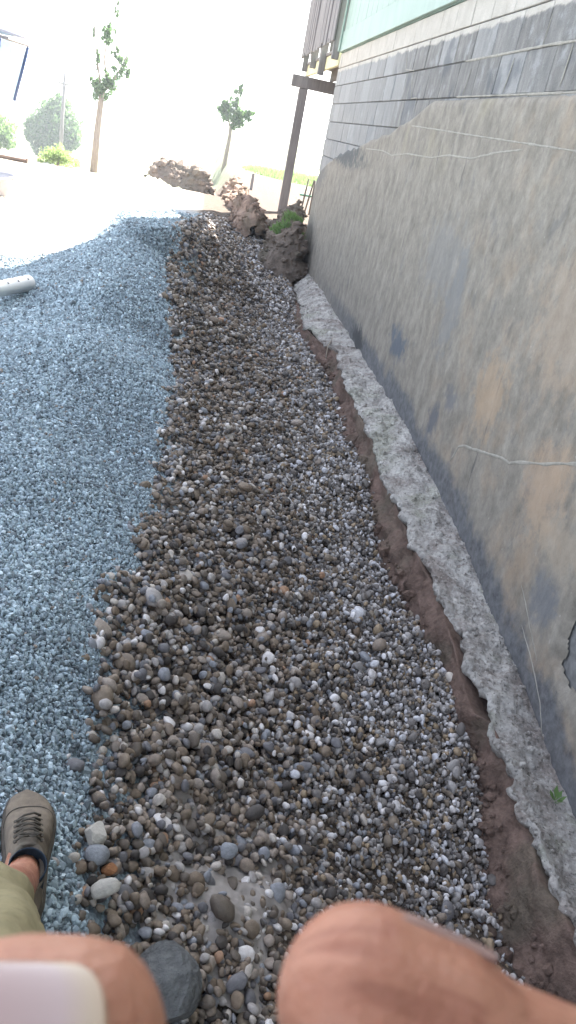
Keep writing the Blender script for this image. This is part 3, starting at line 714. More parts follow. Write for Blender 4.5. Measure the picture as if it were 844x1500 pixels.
P[..., 1] += d * np.linspace(.3, 1.2, nb)[None]; P[..., 2] += d * .4
bank = link('trench_bank', grid_mesh('trench_bank', P), M['dirt']); bank.matrix_world = WALL
cl = MB(); ic = rock_mesh('clod', 5, 1, 1.0)
cv = [v.co.copy() for v in ic.vertices]; cf = [tuple(p.vertices) for p in ic.polygons]; r = random.Random(4)
for _ in range(2600):
    i = int(len(bs) * r.random()); j = int(nb * (.45 + .5 * r.random()**.7)); p = Vector(P[i, min(nb - 1, j)]); q = .0095 * math.exp(r.gauss(0, .55)) * (1 + .08 * bs[i]); k = len(cl.v); E_ = Euler((r.random()*6, r.random()*6, r.random()*6)).to_matrix()
    cl.v += [p + E_ @ Vector((v.x * q, v.y * q * .8, v.z * q * .7)) + Vector((0, .002, .002)) for v in cv]; cl.f += [tuple(k + a for a in f_) for f_ in cf]
o = cl.build('soil_crumbs', M['dirt'], bank); tag(o, kind='stuff')
tag(bank, 'red brown clay bank under the footing', kind='structure')
# ------------------------------------------------------------------ lumpy earth heaps
def heap(name, pts, w_, h_, m, n=(90, 44), clods=60, seed=3, matrix=None, rough=.35, csize=.07):
    """ridge of loose earth along a polyline of (x, y, z) points"""
    pts = np.array(pts, float); L = np.r_[0, np.cumsum(np.linalg.norm(np.diff(pts, axis=0), axis=1))]
    u = np.linspace(0, L[-1], n[0]); C = np.c_[[np.interp(u, L, pts[:, k]) for k in range(3)]].T
    T = np.gradient(C, axis=0); T /= np.linalg.norm(T[:, :2], axis=1)[:, None] + 1e-9; Nn = np.c_[-T[:, 1], T[:, 0]]
    e = np.clip(np.minimum(u, L[-1] - u) / (w_ * .8), 0, 1)**.5
    a = np.linspace(-1, 1, n[1]); P = np.zeros((*n, 3))
    for i in range(n[0]):
        P[i, :, 0] = C[i, 0] + Nn[i, 0] * a * w_ * (.35 + .65 * e[i]); P[i, :, 1] = C[i, 1] + Nn[i, 1] * a * w_ * (.35 + .65 * e[i])
        P[i, :, 2] = C[i, 2] + h_ * e[i] * (1 - np.abs(a)**1.7) - .12 * np.abs(a)
    s_ = h_
    P[..., 2] += rough * s_ * (fbm(P[..., 0] * 2.2 / s_ * .5 + seed, P[..., 1] * 1.1 / s_, 0, 4) + .35 * np.abs(vnoise(P[..., 0] * 5 / s_, P[..., 1] * 5 / s_, seed)))
    P[..., 2] += .05 * s_ * lumps(P[..., 0] * 7, P[..., 1] * 7, P[..., 2] * 7) + .08 * s_ * lumps(P[..., 0] * 15, P[..., 1] * 15, P[..., 2] * 15)
    P[..., 0] += .15 * s_ * vnoise(P[..., 0] * 3 / s_, P[..., 2] * 6 / s_, seed + 2)
    me = grid_mesh(name, P, False); me.materials.append(m)
    b = bmesh.new(); b.from_mesh(me); r = random.Random(seed)
    for _ in range(clods):
        i = r.randrange(n[0]); j = r.randrange(3, n[1] - 3); c = Vector(P[i, j]); q = csize * math.exp(r.gauss(0, .5))
        g = bmesh.ops.create_icosphere(b, subdivisions=1, radius=q)
        for v in g['verts']:
            v.co = Vector((v.co.x, v.co.y, v.co.z * .75)) * (1 + .35 * noise.noise(v.co * (2.2 / q) + c)) + c
    b.to_mesh(me); b.free()
    return link(name, me)
M['dirt2'] = dirt_mat('loose_topsoil', (.07,.055,.045), (.24,.19,.155))
M['clay'] = dirt_mat('orange_clay', (.12,.08,.06), (.38,.27,.21))
o = heap('dirt_heap', [(-4.75,19.6,.06),(-4.2,19.3,.10),(-3.6,19.2,.06),(-3.25,19.0,-.02)], .42, .32, M['dirt2'], clods=240, seed=5, csize=.045, rough=.5)
tag(o, 'cloddy brown dirt heap in the open beyond the gravel pile', 'dirt heap')
o = heap('dirt_heap', [(-2.55,17.6,.1),(-2.1,15.4,.1),(-1.62,13.3,.1),(-1.4,12.3,.1)], .29, .34, M['clay'], n=(160, 40), clods=420, seed=9, csize=.03, rough=.6)
tag(o, 'long reddish dirt ridge thrown up beside the sunlit trench', 'dirt heap')
o = heap('dirt_heap', [(-.64,10.5,-.3),(-.80,11.2,-.14),(-.90,12.2,-.1),(-.88,13.2,-.02)], .36, .56, M['dirt2'], n=(140, 60), clods=800, seed=12, csize=.024, rough=.5)
tag(o, 'dark cut end of soil with a grass patch against the corner of the wall', 'dirt heap')
clump = o
def grass(name, cx, cy, rx, ry, n, h, seed=1, zf=None, lab=None):
    r = random.Random(seed); mb = MB()
    for _ in range(n):
        a = r.uniform(0, 6.28); q = math.sqrt(r.random()); x = cx + math.cos(a) * q * rx; y = cy + math.sin(a) * q * ry; z = zf(x, y)
        d = r.uniform(0, 6.28); l = h * r.uniform(.5, 1.2); w_ = h * .07; k = len(mb.v); dx, dy = math.cos(d), math.sin(d); b = r.uniform(.2, .8) * l
        mb.v += [Vector((x - dy * w_, y + dx * w_, z)), Vector((x + dy * w_, y - dx * w_, z)), Vector((x + dx * b * .5 + dy * w_ * .6, y + dy * b * .5 - dx * w_ * .6, z + l * .7)), Vector((x + dx * b, y + dy * b, z + l)) ]
        mb.f += [(k, k + 1, k + 2), (k, k + 2, k + 3)]
    return tag(mb.build(name, M['grass']), lab, kind='stuff')
from mathutils.bvhtree import BVHTree
def surf(o):
    b = BVHTree.FromPolygons([v.co[:] for v in o.data.vertices], [tuple(p.vertices) for p in o.data.polygons])
    def f(x, y):
        h = b.ray_cast(Vector((x, y, 5)), Vector((0, 0, -1))); return h[0].z - .01 if h[0] else -1
    return f
cs_ = surf(clump)
grass('grass_patch', -.80, 11.35, .24, .36, 2200, .07, 2, cs_, 'short green grass on the soil by the wall corner')
grass('grass_strip', -1.3, 27, 2.4, 2.5, 5000, .14, 3, lambda x, y: float(terrain(x, y)), 'green grass strip in the field beyond the post')

# ------------------------------------------------------------------ trees
def trunk_mb(paths):
    mb = MB()
    for pts, r0, r1 in paths:
        n_ = len(pts); mb.tube(pts, [r0 + (r1 - r0) * i / (n_ - 1) for i in range(n_)], 8)
    return mb
def leaves(blobs, n, size, seed):
    r = random.Random(seed); mb = MB(); tot = sum(b[3] * b[4] * b[5] for b in blobs)
    for (x, y, z, a, b, c) in blobs:
        k_ = int(n * a * b * c / tot) + 30
        cl = [(r.gauss(0, .5), r.gauss(0, .5), r.gauss(0, .5)) for _ in range(max(5, k_ // 45))]
        for _ in range(k_):
            q = r.choice(cl); v = Vector((q[0] + r.gauss(0, .17), q[1] + r.gauss(0, .17), q[2] + r.gauss(0, .17)))
            if v.length > 1.15: continue
            p = Vector((x + v.x * a, y + v.y * b, z + v.z * c)); E_ = Euler((r.uniform(0, 6), r.uniform(0, 6), r.uniform(0, 6))).to_matrix(); s_ = size * r.uniform(.6, 1.3); k = len(mb.v)
            mb.v += [p + E_ @ Vector(w_) * s_ for w_ in ((-.5, 0, 0), (0, -.3, .05), (.5, 0, 0), (0, .3, .05))]; mb.f.append((k, k + 1, k + 2, k + 3))
    return mb
def tree(name, label, cat, base, paths, blobs, n, size, leaf, seed, group=None):
    e = empty(name, base); bx = Vector(base)
    rel = [([Vector(p) - bx for p in pts], a, b) for pts, a, b in paths]
    trunk_mb(rel).build('trunk', M['bark'], e, True)
    leaves([(x - bx.x, y - bx.y, z - bx.z, a, b, c) for x, y, z, a, b, c in blobs], n, size, seed).build('crown', M[leaf], e)
    return tag(e, label, cat, group)
Y = 24
tree('young_tree', 'tall thin young tree with a forked sparse crown', 'tree', (-7.51, Y, -.6),
  [([(-7.51,Y,-.6),(-7.49,Y,.4),(-7.45,Y,1.24),(-7.44,Y,1.5)], .11, .07), ([(-7.44,Y,1.45),(-7.6,Y,2.1),(-7.72,Y,2.69),(-7.8,Y,3.2)], .035, .008), ([(-7.44,Y,1.45),(-7.2,Y+.1,1.8),(-6.95,Y,2.2),(-6.83,Y,2.46)], .04, .01),
   ([(-7.3,Y,1.7),(-7.45,Y,2.3),(-7.38,Y,3.07),(-7.24,Y,3.54),(-7.15,Y,3.95)], .03, .006), ([(-7.45,Y,1.3),(-7.6,Y,1.6),(-7.75,Y,1.75)], .02, .006), ([(-7.48,Y,.8),(-7.3,Y,1.15)], .012, .004)],
  [(-7.45,Y,1.55,.28,.26,.32),(-7.2,Y,1.85,.26,.2,.3),(-6.92,Y,2.2,.2,.2,.3),(-7.62,Y,2.1,.09,.1,.4),(-7.38,Y,2.95,.22,.2,.26),(-7.62,Y,1.7,.18,.2,.18),(-7.2,Y,3.5,.06,.06,.3),(-7.78,Y,3.0,.04,.05,.25),(-7.15,Y,2.5,.12,.12,.2)], 3600, .085, 'leafd', 11)
Y = 30
tree('young_tree', 'small young tree with a round crown in the open field', 'tree', (-4.78, Y, -.9),
  [([(-4.8,Y,-.9),(-4.73,Y,.4),(-4.70,Y,.95),(-4.72,Y,1.3)], .085, .055), ([(-4.72,Y,1.2),(-4.9,Y,1.6),(-5.1,Y,1.8)], .03, .008), ([(-4.72,Y,1.2),(-4.6,Y,1.8),(-4.5,Y,2.6)], .035, .006), ([(-4.7,Y,1.2),(-4.4,Y,1.55),(-4.1,Y,1.8)], .03, .008)],
  [(-4.7,Y,1.55,.42,.4,.34),(-4.95,Y,1.75,.3,.3,.3),(-4.35,Y,1.75,.36,.3,.26),(-4.6,Y,2.1,.26,.26,.36),(-4.1,Y,1.85,.18,.2,.14),(-4.55,Y,2.5,.1,.1,.25)], 3800, .10, 'leafd', 12)
Y = 50
tree('round_tree', 'dark dense round tree behind the pale pole', 'tree', (-18.1, Y, -3.2),
  [([(-18.1,Y,-3.2),(-18.1,Y,-1.8),(-18.05,Y,-.3)], .2, .1)],
  [(-18.2,Y,-1.2,1.5,1.4,1.1),(-18.0,Y,-.35,1.1,1.1,.95),(-17.4,Y,-.9,.85,1,1.0),(-19.1,Y,-1.3,.75,.9,.8),(-17.9,Y,.35,.5,.6,.45),(-18.3,Y,-2.1,1.1,1,.6),(-17.0,Y,-1.5,.5,.6,.6)], 16000, .20, 'leafd', 13)
tree('left_tree', 'pale bushy tree cut by the left edge above the brown trailer', 'tree', (-17.1, 40, -2.6),
  [([(-17.2,40,-2.6),(-17.1,40,-1.4),(-17.1,40,-.8)], .12, .06)], [(-17.0,40,-1.1,.7,.7,.7),(-16.7,40,-1.5,.4,.5,.5),(-17.3,40,-.7,.5,.5,.4)], 2200, .15, 'leaf', 14)
tree('bush', 'low yellow green bush at the foot of the round tree', 'bush', (-6.9, 19.3, -.2),
  [([(-6.9,19.3,-.2),(-6.85,19.3,0)], .03, .02)], [(-6.95,19.3,-.0,.42,.3,.2),(-6.6,19.3,.0,.3,.3,.2),(-6.8,19.3,.12,.3,.2,.2),(-7.2,19.3,-.05,.2,.2,.12)], 3200, .05, 'leafl', 15)
pl = empty('utility_pole', (-14.15, 40, -2.6))
MB().tube([(0,0,0),(-.03,0,2.6),(0,0,4.5)], [.10,.085,.07], 10).build('pole', M['greywood'], pl, True)
MB().box((-.3,-.05,4.0),(.3,.05,4.08)).build('crossarm', M['greywood'], pl)
for x_ in (-.26, .26): MB().tube([(x_,0,4.08),(x_,0,4.2)], [.035,.02], 8).build('insulator', M['pvc'], pl, True)
tag(pl, 'pale slender utility pole in front of the round tree', 'pole')

# distant hills
hx = np.linspace(-330, 420, 120); hy = np.linspace(380, 900, 14); HX, HY = np.meshgrid(hx, hy, indexing='ij')
k_ = np.sin(np.linspace(0, math.pi, 14))[None]
HZ = -7 + k_ * (9 + 7 * fbm(HX * .012, 3, 0, 3) + 1.5 * fbm(HX * .08, HY * .05, 0, 3))
tag(link('hills', grid_mesh('hills', np.stack([HX, HY, HZ], -1)), simple('far_hillside', (.12,.18,.1), (.07,.11,.06), .05, obj=False)), 'low hazy wooded hills on the horizon', kind='structure')

# ------------------------------------------------------------------ things at the left edge
M['rust'] = simple('brown_painted_steel', (.2,.14,.11), (.11,.075,.06), 12, .6)
M['rubber'] = simple('black_rubber', (.03,.03,.03), (.02,.02,.02), 40, .7)
M['blue'] = simple('dark_blue_paint', (.05,.09,.22), (.04,.07,.17), 10, .35, .05, spec=.5)
M['tub'] = simple('grey_plastic', (.45,.44,.46), (.36,.35,.37), 10, .45, .05, spec=.5)
gl = NT('cab_glass', .05, .5); gl.col((.55,.75,.85)); gl.b.inputs['Alpha'].default_value = .6; M['glass'] = gl.m
tr = empty('flatbed_trailer', (-5.87, 14.9, .02), R(12))
MB().box((-1.9,-.5,.20),(.06,.5,.245)).build('bed', M['rust'], tr, bevel=.008)
for y_ in (-.5, .47): MB().box((-1.9,y_,.03),(.06,y_+.035,.198)).build('side_rail', M['rust'], tr, bevel=.005)
MB().box((.062,-.5,.03),(.09,.505,.26)).build('tailboard', M['rust'], tr, bevel=.005)
for y_ in (-.56, .56):
    wl = MB().tube([(-1.0,y_-.05,.09),(-1.0,y_-.045,.09),(-1.0,y_+.045,.09),(-1.0,y_+.05,.09)], [.10,.13,.13,.10], 20).build('wheel', M['rubber'], tr, True)
    MB().tube([(-1.0,y_-.056,.09),(-1.0,y_+.056,.09)], [.06,.06], 16).build('rim', M['tub'], wl)
tag(tr, 'low brown flatbed trailer cut off by the left edge under the trees', 'trailer')
tb_ = empty('plastic_tub', (-4.42, 10, .155))
prof_ = [(.27,.0),(.31,.12),(.345,.235),(.37,.245),(.37,.262),(.335,.262),(.30,.12),(.255,.02),(.0,.018)]
v = []; f = []
for i, (r_, z_) in enumerate(prof_):
    for j in range(36): v.append((r_ * math.cos(j * math.pi / 18), r_ * math.sin(j * math.pi / 18), z_))
for i in range(len(prof_) - 1):
    for j in range(36): f.append((i*36+j, i*36+(j+1)%36, (i+1)*36+(j+1)%36, (i+1)*36+j))
link('basin', mesh('basin', v, f, True), M['tub'], tb_)
MB().tube([(.37,-.08,.25),(.41,-.06,.25),(.41,.06,.25),(.37,.08,.25)], .012, 8).build('handle', M['tub'], tb_, True)
tb_.rotation_euler = (R(4), R(-6), 0)
tag(tb_, 'round grey plastic tub lying on the sunlit ground at the left edge', 'tub')
tc = empty('tractor', (-5.55, 11, .2), R(8))
MB().box((-.75,-.7,1.78),(.93,.7,1.86)).build('cab_roof', M['blue'], tc, bevel=.02)
MB().box((.90,-.6,1.70),(1.03,.6,1.735)).build('sun_visor', M['greywood'], tc, bevel=.006)
for y_ in (-.66, .66):
    MB().tube([(.96,y_,1.70),(.88,y_,1.36),(.80,y_,1.02)], .022, 8).build('front_pillar', M['blue'], tc, True)
    MB().tube([(-.7,y_,1.78),(-.75,y_,.8)], .03, 8).build('rear_pillar', M['darkwood'], tc, True)
mb = MB(); mb.v = [Vector(p) for p in ((.94,-.64,1.69),(.94,.64,1.69),(.79,.64,1.03),(.79,-.64,1.03),(.934,-.64,1.69),(.934,.64,1.69),(.784,.64,1.03),(.784,-.64,1.03))]
mb.f = [(0,1,2,3),(7,6,5,4),(0,4,5,1),(1,5,6,2),(2,6,7,3),(3,7,4,0)]; mb.build('windscreen', M['glass'], tc)
for y_ in (-.66, .655): MB().box((-.7,y_,1.0),(.76,y_+.006,1.76)).build('side_window', M['glass'], tc)
MB().box((-1.3,-.6,.45),(.5,.6,1.0)).build('body', M['blue'], tc, bevel=.04)
for x_, y_, r_ in ((-.95,-.8,.5),(-.95,.8,.5),(.12,-.75,.3),(.12,.75,.3)):
    wl = MB().tube([(x_,y_-.12,r_-.05),(x_,y_-.11,r_-.05),(x_,y_+.11,r_-.05),(x_,y_+.12,r_-.05)], [r_-.05,r_,r_,r_-.05], 28).build('wheel', M['rubber'], tc, True)
    MB().tube([(x_,y_-.125,r_-.05),(x_,y_+.125,r_-.05)], [r_*.5]*2, 18).build('rim', M['tub'], wl)
tag(tc, 'tractor cab corner with dark windscreen pillar at the upper left edge', 'tractor')

# thin posts by the corner, and a stake
fp = empty('metal_gate', (-.9, 16, .1), R(-10))
for x_, l_ in ((-.05, .0), (.02, .04), (.13, -.05)):
    MB().tube([(x_ - .02,0,0),(x_ + .03 + l_,0,.72)], .016, 8).build('upright', M['darkwood'], fp, True)
MB().tube([(-.14,.02,.42),(.35,.02,.44)], .018, 8).build('crossbar', simple('green_steel', (.12,.3,.2)), fp, True)
tag(fp, 'thin dark gate uprights with a green crossbar beside the building corner', 'gate')
sk_ = empty('fence_post', (-2.33, 19, .15)); MB().box((-.03,-.03,0),(.03,.03,.38)).build('stake', M['greywood'], sk_, bevel=.005)
MB().box((-.032,-.032,.381),(.032,.032,.40)).build('cap', M['greywood'], sk_, bevel=.004)
tag(sk_, 'lone short wooden stake beyond the reddish dirt ridge', 'post')

# perforated drain pipe
def pipe(loc, d, L, label, group=None):
    e = empty('drain_pipe', loc); q = Vector(d).normalized().to_track_quat('Y', 'Z'); e.rotation_mode = 'QUATERNION'; e.rotation_quaternion = q
    n_ = 24; v = []; f = []; ro, ri = .055, .050
    for (r_, y_) in ((ro, 0), (ro, L), (ri, L), (ri, 0)):
        for j in range(n_): v.append((r_ * math.cos(2*math.pi*j/n_), y_, r_ * math.sin(2*math.pi*j/n_)))
    for i in range(4):
        for j in range(n_): f.append((i*n_+j, ((i+1)%4)*n_+j, ((i+1)%4)*n_+(j+1)%n_, i*n_+(j+1)%n_))
    link('tube', mesh('tube', v, f, True), M['pvc'], e)
    for row in (35, 80, 130):
        for i in range(int(L / .13)):
            a = R(row); mb = MB().tube([(math.cos(a)*(ro-.002), .07+.13*i, math.sin(a)*(ro-.002)), (math.cos(a)*(ro+.0012), .07+.13*i, math.sin(a)*(ro+.0012))], .0075, 10)
            mb.build('drain_hole', M['hole'], e)
    return tag(e, label, 'pipe', group)
pipe((-2.16, 5.60, .27), (-.14, -1, .02), 2.4, 'white perforated drain pipe lying on the grey gravel at the left edge')

# ------------------------------------------------------------------ single stones and small things
def lone(name, seed, loc, scl, rot, m, label, cat, sub=3, sharp=0, group=None):
    me = rock_mesh(name, seed, sub, sharp); me.materials.append(m); o = link(name, me); o.location = loc; o.scale = scl; o.rotation_euler = rot
    return tag(o, label, cat, group)
M['slate'] = simple('grey_slate', (.17,.17,.165), (.085,.085,.085), 3, .7, .8, .05)
M['whitestone'] = simple('pale_stone', (.46,.42,.37), (.36,.33,.29), 4, .7, .3, .03)
M['bluestone'] = simple('blue_grey_stone', (.28,.285,.30), (.2,.205,.22), 4, .7, .3, .03)
M['brick'] = simple('orange_brick', (.42,.2,.09), (.28,.12,.06), 6, .85, .5, .03)
lone('boulder', 77, (-.055, .985, .06), (.082, .075, .06), (.3, -.2, .5), M['slate'], 'large dark grey angular rock beside the left fingertip', 'rock', sharp=1)
lone('river_stone', 78, (-.205, 1.085, .165), (.031, .02, .016), (.1, -.2, .6), M['whitestone'], 'bright white oval stone between the trouser leg and the big grey rock', 'stone')
lone('river_stone', 79, (-.262, 1.21, .165), (.032, .026, .016), (.2, .1, 1.2), M['whitestone'], 'pale flat stone on the edge of the grey gravel right of the shoe', 'stone', sharp=1)
lone('river_stone', 80, (-.245, 1.165, .155), (.027, .024, .018), (.1, .2, .3), M['bluestone'], 'blue grey stone touching the pale flat one right of the shoe', 'stone')
lone('brick_piece', 81, (-.215, 1.155, .13), (.018, .014, .012), (.3, .2, .4), M['brick'], 'small orange broken brick piece among the stones near the shoe', 'brick', sub=2, sharp=1)
lone('river_stone', 82, (.03, 1.42, -.045), (.028, .022, .018), (.3, .2, .9), M['bluestone'], 'large smooth grey stone just above the dusty silt patch', 'stone')
tw = lambda nm, pts, r_, m, lab: tag(MB().tube(pts, r_, 6).build(nm, M[m], None, True), lab, 'twig')
M['twigm'] = simple('dry_twig', (.45,.38,.3), (.3,.25,.2), 30)
tw('twig', [(-.30,8.02,-.19),(-.24,8.25,-.16),(-.19,8.45,-.1),(-.16,8.6,-.12)], [.008,.007,.005,.003], 'twigm', 'pale dry twig on the stones against the clay bank')
tw('twig', [(.05,7.1,-.22),(.04,7.16,-.1),(.07,7.2,-.02)], [.006,.005,.003], 'twigm', 'thin root hanging over the clay bank under the notch in the footing')
wd = empty('weed', (1.085, 2.06, -.24))
for i in range(9):
    a = i * .75; c = Vector((math.cos(a) * .018, math.sin(a) * .022, .012 + .006 * (i % 3))); mb = MB()
    mb.v = [c * .2, c + Vector((-math.sin(a), math.cos(a), .2)) * .009, c * 1.6 + Vector((0, 0, .004)), c - Vector((-math.sin(a), math.cos(a), -.2)) * .009]; mb.f = [(0, 1, 2, 3)]
    mb.build('leaf', M['leaf'], wd)
tag(wd, 'tiny green weed growing on the rough concrete ledge', 'weed')
# dusty silt spilled over the stones
sx = np.linspace(-.14, .40, 90); sy = np.linspace(1.05, 1.62, 90); SX, SY = np.meshgrid(sx, sy, indexing='ij')
g = np.exp(-(((SX - .06) / .11)**2 + ((SY - 1.31) / .08)**2) * .9) + .55 * np.exp(-(((SX - .16) / .10)**2 + ((SY - 1.40) / .07)**2))
ii = np.clip(((SX - X0) / CELL).astype(int), 0, nx - 1); jj = np.clip(((SY - Y0) / CELL).astype(int), 0, ny - 1)
hs = H[ii, jj]; k5 = np.ones((15, 15)) / 225
pad = np.pad(hs, 7, mode='edge'); sm = sum(pad[a:a + 90, b:b + 90] for a in range(15) for b in range(15)) / 225
SZ = sm - .021 + .035 * np.clip(g + .28 * fbm(SX * 22, SY * 22, 0, 4), 0, 1.1) + .004 * vnoise(SX * 90, SY * 90) + .003 * lumps(SX * 60, SY * 60, 0)
M['silt'] = simple('pale_silt', (.33,.295,.27), (.24,.21,.19), 14, .98, .5, .01, obj=False)
tag(link('silt_patch', grid_mesh('silt_patch', np.stack([SX, SY, SZ], -1)), M['silt'], ground), kind='structure')
# ------------------------------------------------------------------ the person holding the camera
def C2W(u, v, d): return Vector((0, 0, CAM_Z)) + CM @ Vector(((u - 422) / 1150 * d, -(v - 750) / 1150 * d, -d))
per = empty('person', (-.12, .2, .2))
def skin_mat():
    k = NT('skin', .5, .35); p = k.pos(); n = k.noise(p, 60, 5, .6); n2 = k.noise(p, 260, 4, .6); n3 = k.noise(p, 900, 3, .6)
    c = k.ramp(n, [(.3, (.29,.115,.068)), (.55, (.37,.165,.102)), (.75, (.43,.22,.145))])
    c = k.mix(k.math('MULTIPLY', k.band(k.noise(p, 28, 4, .5), .45, .65), .5), c, (.24,.075,.045))
    c = k.mix(k.math('MULTIPLY', k.band(n2, .58, .72), .35), c, (.22,.07,.05))
    ca = k.n('ShaderNodeAttribute'); ca.attribute_name = 'crease'; cf_ = ca.outputs['Fac']
    c = k.mix(k.math('MULTIPLY', k.band(cf_, -.1, -.8), .42), c, (.17,.05,.028)); c = k.mix(k.math('MULTIPLY', k.band(cf_, .2, 1.0), .22), c, (.5,.29,.2))  # groove shade and ridge light of the creases painted into the colour
    k.col(c); k.b.inputs['Subsurface Weight'].default_value = .15; k.b.inputs['Subsurface Radius'].default_value = (1, .35, .2); k.b.inputs['Subsurface Scale'].default_value = .003
    k.bump(k.math('ADD', n3, k.math('MULTIPLY', n2, .6)), .45, .0008); return k.m
M['skin'] = skin_mat()
M['khaki'] = simple('khaki_cotton', (.27,.225,.125), (.2,.165,.09), 60, .95, .4, .003, obj=False)
M['shirt'] = simple('grey_shirt', (.2,.22,.25), (.16,.18,.2), 40, .95)
M['hair'] = simple('brown_hair', (.07,.045,.03), (.04,.025,.018), 90, .6)
# continuous body from a skinned skeleton
nodes = []; edges = []; rads = []
def nd(p, r, par=None):
    nodes.append(tuple(p)); rads.append(r if hasattr(r, '__len__') else (r, r)); i = len(nodes) - 1
    if par is not None: edges.append((par, i))
    return i
pel = nd((0, .06, .94), (.15, .11)); wa = nd((0, .0, 1.10), (.145, .10), pel); ch = nd((0, -.10, 1.30), (.16, .11), wa); nk0 = nd((0, -.19, 1.45), (.07, .06), ch)
nk = nd((0, -.22, 1.52), .055, nk0); h1 = nd((0, -.23, 1.60), (.075, .085), nk); h2 = nd((0, -.24, 1.68), (.078, .09), h1); h3 = nd((0, -.245, 1.75), (.05, .055), h2)
def chain(par, pts):
    for p, r in pts: par = nd(p, r, par)
    return par
chain(pel, [((-.11,.13,.90), .09), ((-.155,.30,.82), .08), ((-.20,.50,.71), .065), ((-.25,.60,.665), .052), ((-.275,.68,.60), .05), ((-.29,.745,.545), .047), ((-.298,.80,.49), .040), ((-.302,.85,.435), .033), ((-.31,.89,.40), .032), ((-.325,.93,.365), .034), ((-.345,1.0,.335), .03), ((-.365,1.06,.32), .024)])
chain(pel, [((.11,.06,.88), .09), ((.13,.10,.68), .075), ((.14,.14,.48), .058), ((.14,.12,.30), .055), ((.14,.09,.06), .036), ((.14,.09,-.05), .036), ((.15,.2,-.10), .035), ((.155,.27,-.115), .022)])
def cam3(x, y, z): return Vector((0, 0, CAM_Z)) + CM @ Vector((x, y, z))
# left arm and hand: palm lies left of the lens, thumb reaches in; right arm likewise
shL = nd((-.19,-.16,1.41), .058, ch); elL = nd((-.34,.0,1.20), .045, shL); wrL = chain(elL, [((-.30,.04,1.33), .036), (cam3(-.16,-.16,.02), .028)])
paL = chain(wrL, [(cam3(-.135,-.13,-.01), (.033,.018)), (cam3(-.115,-.10,-.03), (.036,.018))])
shR = nd((.19,-.16,1.41), .058, ch); elR = nd((.33,-.02,1.20), .045, shR); wrR = chain(elR, [((.26,.03,1.32), .036), (cam3(.15,-.19,.0), .028)])
paR = chain(wrR, [(cam3(.125,-.155,-.02), (.033,.018)), (cam3(.105,-.125,-.04), (.036,.018))])
# curled fingers outside the picture
for k_ in range(4):
    o_ = k_ * .019
    chain(paL, [(cam3(-.135+o_*.2,-.085-o_*.9+.02,-.045), .0095), (cam3(-.115,-.07-o_,-.075), .0085), (cam3(-.095,-.075-o_,-.072), .008), (cam3(-.09,-.085-o_,-.055), .007)])
for k_ in range(3):
    o_ = k_ * .019
    chain(paR, [(cam3(.105,-.135-o_,-.065), .0095), (cam3(.085,-.135-o_,-.085), .0085), (cam3(.068,-.14-o_,-.078), .008), (cam3(.066,-.145-o_,-.06), .007)])
chain(paR, [(cam3(.10,-.11,-.015), .011), (cam3(.085,-.10,.0), .010), (cam3(.068,-.10,.0), .009)])
me = bpy.data.meshes.new('skeleton'); me.from_pydata(nodes, edges, []); so = bpy.data.objects.new('skeleton', me); COL.objects.link(so)
sm_ = so.modifiers.new('skin', 'SKIN'); sl = me.skin_vertices[0].data
for i, r in enumerate(rads): sl[i].radius = r; sl[i].use_root = (i == 0)
sb = so.modifiers.new('sub', 'SUBSURF'); sb.levels = 2; sb.render_levels = 2
dg = bpy.context.evaluated_depsgraph_get(); ev = so.evaluated_get(dg); bme = bpy.data.meshes.new_from_object(ev); bpy.data.objects.remove(so)
B = bmesh.new(); B.from_mesh(bme); CL = B.verts.layers.float.new('crease')
for v in B.verts: v.co -= Vector((-.12, .2, .2))
OFF = Vector((-.12, .2, .2))
def digit(cl, rad, n=56, crease=None, seed=0, flat=.86, steps=170):
    """cl: camera-space centre line from tip to root, rad: half widths; a rounded tip is added"""
    cl = [Vector(c) for c in cl]; L = [0]
    for a, b in zip(cl[:-1], cl[1:]): L.append(L[-1] + (b - a).length)
    ks = []; N_ = steps
    lay = []
    for i in range(N_):
        l = L[-1] * (i / (N_ - 1))**1.25
        c = Vector([np.interp(l, L, [p[k] for p in cl]) for k in range(3)]); r = float(np.interp(l, L, rad)); r0 = rad[0] * 1.0
        if l < r0: r *= math.sqrt(max(0, 1 - (1 - l / r0)**2.25)) 
        c2 = Vector([np.interp(l + .004, L, [p[k] for p in cl]) for k in range(3)]); lay.append([c, c2, r, l])
    d0 = None
    P = []
    for c, c2, r, l in lay:
        d = (cl[min(len(cl) - 1, 1)] - cl[0]).normalized() if l < L[1] else (c2 - c).normalized()
        if d.length < .5: d = d0
        d0 = d
        z = Vector((0, 0, 1)); y = z.cross(d).normalized(); z = d.cross(y).normalized()
        row = []
        for j in range(n):
            a = 2 * math.pi * j / n; rr = r
            kv = crease(l, a, c) if crease else 0; rr *= 1 + kv; ks.append(kv)
            row.append(c + y * math.cos(a) * rr + z * math.sin(a) * rr * flat)
        P.append(row)
    base = []
    for row in P:
        base.append([B.verts.new(Vector((0, 0, CAM_Z)) + CM @ p - OFF) for p in row])
    for i, vv in enumerate(v for row in base for v in row): vv[CL] = ks[i] * 30
    for i in range(len(base) - 1):
        for j in range(n): B.faces.new((base[i][j], base[i][(j + 1) % n], base[i + 1][(j + 1) % n], base[i + 1][j]))
    B.faces.new(base[0])
    return lay
def px(u, v, d): return ((u - 422) / 1150 * d, -(v - 750) / 1150 * d, -d)
